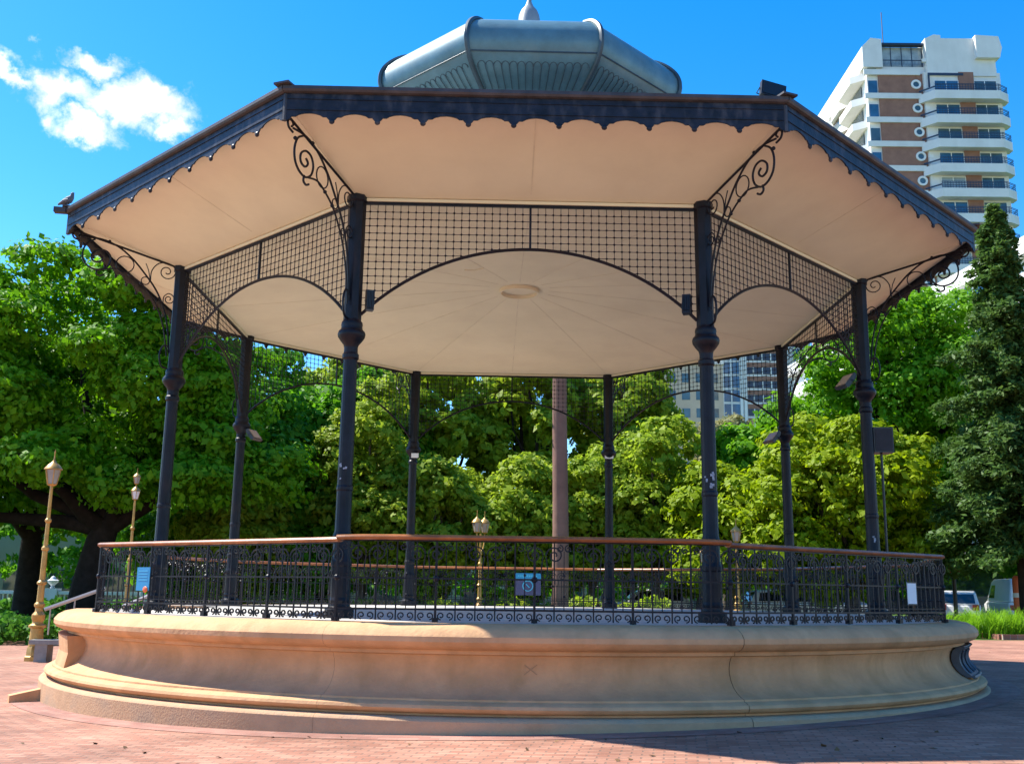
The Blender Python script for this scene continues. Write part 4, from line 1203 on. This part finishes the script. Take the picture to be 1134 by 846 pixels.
# ---------------------------------------------------------------- street things
def car(label, loc, rz, paint, kind_='suv', group='cars parked beyond the bandstand'):
    t_ = thing('parked_car', label, 'car', loc, rz, group)
    L_, W_, H_ = (4.4,1.8,1.62) if kind_ == 'suv' else (5.0,1.95,2.25)
    hl = L_/2
    if kind_ == 'suv':
        low = [(-hl,.32),(-hl-.02,.62),(-hl+.04,.98),(hl-1.25,1.0),(hl-.25,.86),(hl,.62),(hl,.30)]
        cab = [(-hl+.05,.98),(-hl+.35,1.55),(-.2,1.63),(.45,1.56),(hl-1.15,1.0)]
    else:
        low = [(-hl,.32),(-hl,1.1),(hl-.9,1.15),(hl-.1,.95),(hl,.7),(hl,.3)]
        cab = [(-hl+.0,1.1),(-hl+.05,2.05),(-hl+.25,2.25),(.6,2.25),(1.05,2.12),(hl-.85,1.15)]
    q_ = MB(); q_.prism(low, -W_/2, W_/2)
    body = q_.build('body', paint, t_)
    bv = body.modifiers.new('bevel', 'BEVEL'); bv.width = .09; bv.segments = 3; bv.limit_method = 'ANGLE'; bv.angle_limit = R_(25)
    q_ = MB(); n_ = len(cab); vs_ = []
    cz0, cz1 = min(c[1] for c in cab), max(c[1] for c in cab)
    for sg in (-1,1):
        for (x, z) in cab:
            vs_.append((x, sg*(W_/2 - .04 - .16*(z-cz0)/(cz1-cz0)), z))
    fs = [tuple(range(n_)), tuple(reversed(range(n_,2*n_)))] + [(i, i+n_, (i+1)%n_+n_, (i+1)%n_) for i in range(n_)]
    q_.add(vs_, fs); cabin = q_.build('cabin', paint, t_)
    bv = cabin.modifiers.new('bevel', 'BEVEL'); bv.width = .07; bv.segments = 3; bv.limit_method = 'ANGLE'; bv.angle_limit = R_(25)
    def inset_side(poly):
        for sg in (-1,1):
            for pl in poly:
                q2 = MB()
                vv = [(x, sg*(W_/2 - .04 - .16*(z-cz0)/(cz1-cz0) + .004), z) for x, z in pl]
                vv2 = [(x, y - sg*.02, z) for x, y, z in vv]; m_ = len(pl)
                q2.add(vv+vv2, [tuple(range(m_)), tuple(range(m_,2*m_))] + [(i,(i+1)%m_,(i+1)%m_+m_,i+m_) for i in range(m_)])
                q2.build('side_window', CARG, t_)
    if kind_ == 'suv':
        inset_side([[(-hl+.42,1.06),(-hl+.52,1.44),(-.75,1.5),(-.75,1.06)], [(-.66,1.06),(-.66,1.5),(-.2,1.53),(.40,1.47),(.85,1.06)]])
        rw = [(-hl+.10,1.05),(-hl+.315,1.47)]; fw = [(hl-1.20,1.06),(.52,1.50)]
    else:
        inset_side([[(.2,1.3),(.2,1.95),(.85,1.95),(1.30,1.3)]])
        rw = [(-hl+.02,1.35),(-hl+.055,1.95)]; fw = [(hl-.95,1.28),(1.12,2.02)]
    for nm, ww, sg in (('rear_window', rw, -1), ('windscreen', fw, 1)):
        q2 = MB(); (xa, za_), (xb, zb_) = ww
        o_ = .02*sg; hw_ = W_/2 - .22
        q2.add([(xa+o_,-hw_,za_),(xa+o_,hw_,za_),(xb+o_,hw_*.93,zb_),(xb+o_,-hw_*.93,zb_),(xa-o_,-hw_,za_),(xa-o_,hw_,za_),(xb-o_,hw_*.93,zb_),(xb-o_,-hw_*.93,zb_)],
               [(0,1,2,3),(4,7,6,5),(0,4,5,1),(1,5,6,2),(2,6,7,3),(3,7,4,0)])
        q2.build(nm, CARG, t_)
    for sg in (-1,1):
        q2 = MB(); q2.box(-hl-.03,-hl+.10,sg*(W_/2-.20)-.14,sg*(W_/2-.20)+.14,.74,.98); q2.build('tail_light', RED, t_)
        q2 = MB(); q2.box(hl-.12,hl+.015,sg*(W_/2-.28)-.17,sg*(W_/2-.28)+.17,.62,.76); q2.build('headlight', GLASSY, t_)
    q2 = MB(); q2.box(-hl-.07,-hl-.001,-W_/2+.1,W_/2-.1,.30,.52); q2.box(hl+.001,hl+.05,-W_/2+.1,W_/2-.1,.26,.46); q2.build('bumper', BLACK, t_)
    q2 = MB(); q2.box(-hl-.055,-hl-.023,-.26,.26,.66,.78); q2.build('number_plate', PAPER, t_)
    for x in (-hl+.8, hl-.85):
        for sg in (-1,1):
            q2 = MB(); M_ = Matrix.Translation(Vector((x, sg*(W_/2-.10), .33))) @ Matrix.Rotation(pi/2, 4, 'X')
            o_ = len(q2.v); q2.lathe([(.21,-.11),(.31,-.11),(.33,-.07),(.33,.07),(.31,.11),(.21,.11)], 20)
            q2.v = [tuple(M_ @ Vector(v_)) for v_ in q2.v]; wheel = q2.build('wheel', RUBBER, t_, smooth=40)
            q2 = MB(); q2.lathe([(.001,-.115),(.08,-.115),(.20,-.100),(.212,-.09),(.212,.09),(.20,.10),(.08,.115),(.001,.115)], 12)
            q2.v = [tuple(M_ @ Vector(v_)) for v_ in q2.v]; q2.build('rim', GUT, wheel, smooth=40)
    return t_
car('white sport utility car seen from its rear behind the red sign', (21.35,30.6,gz(20.7)+.006), R_(66), CARW)
car('white van at the right edge behind the strap plants', (25.3,33.4,gz(25)+.006), R_(80), CARW, 'van')
car('white car seen through the railing left of the rear right column', (13.1,30.2,gz(13)+.006), R_(4), CARW)
car('silver blue car seen through the railing between the right columns', (16.4,33.4,gz(16)+.006), R_(6), CARB)
car('white car seen through the railing right of the palm trunk', (6.6,33.4,gz(6.6)+.006), R_(183), CARW)

t = thing('road_sign', 'square red road sign with white cross on a black pole beside the white car', 'road sign', (18.75,24.9,gz(18.7)))
q = MB(); q.tube([(0,0,-.1),(0,0,3.45)], .085, 8); q.ball((0,0,3.45), .12, 8); q.build('pole', BLACK, t, smooth=40)
q = MB(); q.box(-.26,.26,-.125,-.095,2.36,2.92); q.build('sign_plate', RED, t)
q = MB()
for sg in (-1,1):
    M = Matrix.Translation(Vector((0,-.13,2.64))) @ Matrix.Rotation(sg*R_(45), 4, 'Y'); q.box(-.17,.17,-.006+.0009*sg,.004+.0009*sg,-.035,.035, M=M)
q.build('cross_mark', PAPER, t)
t = thing('bollard', 'tall orange post with rounded top behind the strap plants', 'post', (20.3,22.6,gz(20)))
q = MB(); q.lathe([(.20,0),(.20,.08),(.15,.10),(.15,2.0),(.13,2.12),(.08,2.2),(.001,2.23)], 14); q.build('post_body', ORANGE, t, smooth=35)
q = MB(); q.lathe([(.152,1.35),(.153,1.36),(.153,1.52),(.152,1.53)], 14); q.build('pale_band', PAPER, t, smooth=35)

# ---------------------------------------------------------------- buildings
def tower():
    t_ = thing('apartment_tower', 'tall white and brick apartment tower with rounded balconies and portholes', 'building', (50.6,119.9,0))
    fh = 3.6; ztop = 81.0
    # footprint local: x 0..20.4 along the front, y 0..34 to the back
    q_ = MB(); q_.box(.3,19.5,.3,34,0,78.2); q_.build('core_wall', WHITER, t_)
    q_ = MB(); q_.box(1.9,7.4,.02,.299,4,77.0); q_.box(7.45,8.9,.10,.299,4,77.0); q_.box(13.4,15.6,-.62,-.4,4,77.0); q_.build('brick_panel', TBRICK, t_)
    q_ = MB(); q_.box(.2,.2992,9.8,16.3,4,77); q_.box(.2,.2992,26.2,33.5,4,77); q_.build('brick_panel', TBRICK, t_)
    q_ = MB(); q_.box(8.4,19.6,-.4,.2985,0,77.0); q_.build('bay_wall', WHITER, t_)
    nfl = 13
    def winbox(name, x0, x1, y0, y1, z0, z1, m_): 
        w_ = MB(); w_.box(x0,x1,y0,y1,z0,z1); return w_.build(name, m_, t_)
    for k in range(nfl):
        z = 77.2 - 3.76*k
        # white slab edge on the front and down the left side
        s_ = MB(); s_.prism([(-.25,z-.5),(8.0,z-.5),(8.0,z+.35),(-.25,z+.35)], -.18, .0)
        s_.prism([(0,0),(1,0)], 0, 0) if False else None
        # bay balcony: chamfered tray
        ft = [(7.6,-.10),(9.3,-1.9),(18.6,-1.9),(20.4,-.7),(20.4,.6),(7.6,.6)]
        n_ = len(ft); vs_ = [(x,y,z-1.25) for x,y in ft] + [(x,y,z+.05) for x,y in ft]
        if k: s_.add(vs_, [tuple(range(n_)), tuple(range(n_,2*n_))] + [(i,(i+1)%n_,(i+1)%n_+n_,i+n_) for i in range(n_)])
        # side balcony trays
        for (y0,y1,d) in ((1.0,9.5,1.5),(9.6,16.5,.5),(16.6,26.0,1.5)):
            ft = [(.3,y0),(-d,y0+1.4),(-d,y1-1.4),(.3,y1)]
            vs_ = [(x,y,z-.75) for x,y in ft] + [(x,y,z+.35) for x,y in ft]; n_ = 4
            s_.add(vs_, [tuple(range(n_)), tuple(range(n_,2*n_))] + [(i,(i+1)%n_,(i+1)%n_+n_,i+n_) for i in range(n_)])
        s_.build('balcony', WHITER, t_)
        # dark balcony rail
        r_ = MB()
        rl = [(9.3,-1.84),(18.6,-1.84),(20.3,-.68),(20.3,.5)]
        for zz in (.28,.55,.85,1.05): r_.tube([(x,y,z+zz) for x,y in rl], .05, 4)
        for i in range(24): r_.box(9.3+.4*i,9.35+.4*i,-1.87,-1.81,z+.05,z+1.05)
        r_.tube([(7.7,-.08,z+.6),(9.3,-1.84,z+.6)], .12, 4)
        if k: r_.build('balcony_rail', NAVY, t_)
        # windows of this storey (below the tray above)
        zb_, zt2 = z+.15, z+2.2
        gl = random.Random(k*5).choice((TGLASS, TGLASS2, BGLASS))
        if k: winbox('window', 9.9, 13.3, -.47, -.402, zb_+.2, zt2, gl)
        if k: winbox('window', 15.7, 18.9, -.47, -.402, zb_+.2, zt2, random.Random(k*9+1).choice((TGLASS, TGLASS2, TGLASS)))
        winbox('window', .45, 1.75, .24, .298, z+.4, z+2.5, gl)
        for y0 in (2.5,11.0,18.5): winbox('window', .12,.1985, y0, y0+5.2, z+.4, z+2.7, TGLASS)
        f_ = MB()
        for x in (9.85,11.55,13.35,15.65,17.2,18.95): f_.box(x-.06,x+.06,-.50,-.471,zb_+.15,zt2)
        f_.box(9.8,13.4,-.50,-.471,zt2,zt2+.1); f_.box(15.6,19.0,-.50,-.471,zt2,zt2+.1)
        if k: f_.build('window_frame', WHITE, t_)
        pm = MB(); M_ = Matrix.Translation(Vector((7.35,.0,z-1.95))) @ Matrix.Rotation(pi/2,4,'X')
        pm.lathe([(.42,.02),(.45,.14),(.72,.14),(.75,.02)], 20); pm.v = [tuple(M_ @ Vector(v_)) for v_ in pm.v]
        ph_ = pm.build('porthole_ring', WHITE, t_, smooth=40)
        pm = MB(); pm.lathe([(.001,.05),(.44,.05)], 20); pm.v = [tuple(M_ @ Vector(v_)) for v_ in pm.v]; pm.build('porthole_glass', TGLASS, ph_)
        if k % 2 == 0:
            pm = MB(); pm.box(8.35,9.0,-.45,-.05,z+1.5,z+2.0); pm.build('air_conditioner', WHITE, t_)
    # penthouse
    q_ = MB()
    q_.prism([(2.6,77.9),(2.6,82.4),(1.0,82.6),(-.3,81.2),(-.3,77.9)], -.2, 34)
    q_.box(8.9,19.0,-.6,14,76.4,82.4)
    q_.prism([(9.0,82.4),(11.2,82.4),(11.2,82.9),(10.2,83.0)], -.6, 12)
    q_.prism([(16.0,82.6),(19.4,82.4),(19.8,80.6),(19.4,79.0),(16.0,79.0)], -1.3, 6)
    q_.build('penthouse_wall', WHITER, t_)
    w_ = MB(); w_.box(2.61,8.89,.8,1.0,78.25,81.6); w_.build('penthouse_glass', TGLASS2, t_)
    w_ = MB()
    for x in (2.7,4.2,5.8,7.3,8.8): w_.box(x-.05,x+.05,.72,.79,78.2,81.6)
    w_.box(2.6,8.9,-.05,.75,81.61,81.9); w_.box(2.65,8.85,-.16,-.06,79.0,79.1)
    for i in range(30): w_.box(2.7+.2*i,2.73+.2*i,-.13,-.09,78.3,79.0)
    w_.build('penthouse_frame', NAVY, t_)
    w_ = MB(); w_.tube([(5.2,6,81.9),(5.2,6,90.5)], .07, 5); w_.tube([(6.2,6,81.9),(5.2,6,85)], .04, 4); w_.build('antenna', GUT, t_)
    w_ = MB(); w_.box(8.9,14.1,-.68,-.601,76.42,76.8); w_.box(8.9,9.15,-.68,-.601,74.5,76.419); w_.build('navy_trim', NAVY, t_)
    return t_
tower()

def row_building():
    t_ = thing('apartment_block', 'long white apartment block with pointed balconies behind the right trees', 'building', (34.2,30.0,0), R_(7.2))
    H_ = 24.5
    q_ = MB(); q_.box(0,14,0,52,0,H_-1.5); q_.build('wall', WHITER, t_)
    q_ = MB(); q_.box(-.6,14.2,-.4,52.4,H_-1.499,H_-.4); q_.box(2,13,4,50,H_-.399,H_+.8); q_.build('roof', WHITER, t_)
    q_ = MB(); q_.box(-.35,-.0015,.2,51.8,0,3.9); q_.box(-1.6,-.3505,.2,51.8,3.5,3.75); q_.build('shade_strip', CARG, t_)  # dark ground-floor strip added to stand in for shade behind the cars
    for k in range(2,7):
        z = 3.4*k
        for j in range(4):
            y0 = 1 + 13*j
            b_ = MB(); ft = [(-.001,y0),(-1.7,y0+3.2),(-1.7,y0+7.6),(-.001,y0+11)]
            n_ = 4; vs_ = [(x,y,z-.3) for x,y in ft] + [(x,y,z+.75) for x,y in ft]
            b_.add(vs_, [tuple(range(n_)), tuple(range(n_,2*n_))] + [(i,(i+1)%n_,(i+1)%n_+n_,i+n_) for i in range(n_)])
            b_.build('balcony', WHITER, t_)
            w_ = MB(); w_.box(-.06,-.0015,y0+2,y0+9,z+.8,z+2.7); w_.build('window', BGLASS, t_)
            w_ = MB()
            for i in range(5): w_.box(-.10,-.0605,y0+2+1.7*i-.05,y0+2+1.7*i+.15,z+.78,z+2.72)
            w_.build('window_frame', WHITE, t_)
    return t_
row_building()

def glass_block():
    t_ = thing('office_block', 'distant block of blue glass with red brown spandrels below the ceiling edge', 'building', (50.5,229.9,0))
    q_ = MB(); q_.box(0,22,0,18,0,66); q_.build('wall', WHITER, t_)
    w_ = MB(); p_ = MB(); f_ = MB(); w2 = MB()
    for k in range(18):
        z = 2.5 + 3.5*k
        for x0, x1, zz in ((.4,4.2,2.9),(17.6,21.6,2.9),(6.2,16.0,1.75)):
            w_ = MB(); w_.box(x0,x1,-.12,-.001,z,z+zz); w_.build('window', BGLASS if zz > 2 else NAVY, t_)
        p_.box(6.2,16.0,-.16,-.001,z+1.8,z+3.2)
        for i in range(4): f_.box(7.6+2.2*i,7.9+2.2*i,-.18,-.121,z,z+1.75)
        f_.box(.3,21.7,-.20,-.161,z+2.95,z+3.2)
    for x in (2.2,19.6): f_.box(x-.15,x+.15,-.25,-.2005,0,65)
    for x in (4.6,5.6,16.4,17.2): f_.box(x-.3,x+.3,-.5,-.2015,0,66)
    p_.build('spandrel', TBRICK, t_); f_.build('pier', WHITER, t_)
glass_block()
def beige_block():
    t_ = thing('apartment_block', 'distant beige apartment block left of the front right column', 'building', (28.6,180,0))
    q_ = MB(); q_.box(0,12,0,12,0,47); q_.box(2,9,2,9,47.001,50); q_.build('wall', BEIGE, t_)
    q_ = MB(); q_.box(-.3,12.3,-.3,12.3,46.2,46.9); q_.build('cornice', WHITER, t_)
    for k in range(8):
        for i in range(4):
            z = 18 + 3.5*k; w_ = MB(); w_.box(1+2.8*i,2.6+2.8*i,-.06,-.0015,z,z+1.8); w_.build('window', TGLASS, t_)
beige_block()
def street_front():
    t_ = thing('street_building', 'low shaded shopfront building beyond the parked cars', 'building', (10,78,0))
    q_ = MB(); q_.box(-90,16,0,10,0,7.5); q_.build('wall', BEIGE, t_)
    q_ = MB(); q_.box(-90.3,16.3,-.4,10.2,7.5005,8.0); q_.build('roof', WHITER, t_)
    for i in range(24):
        w_ = MB(); w_.box(-88+4.3*i,-85.5+4.3*i,-.06,-.0015,.3,3.0); w_.build('window', TGLASS, t_)
street_front()
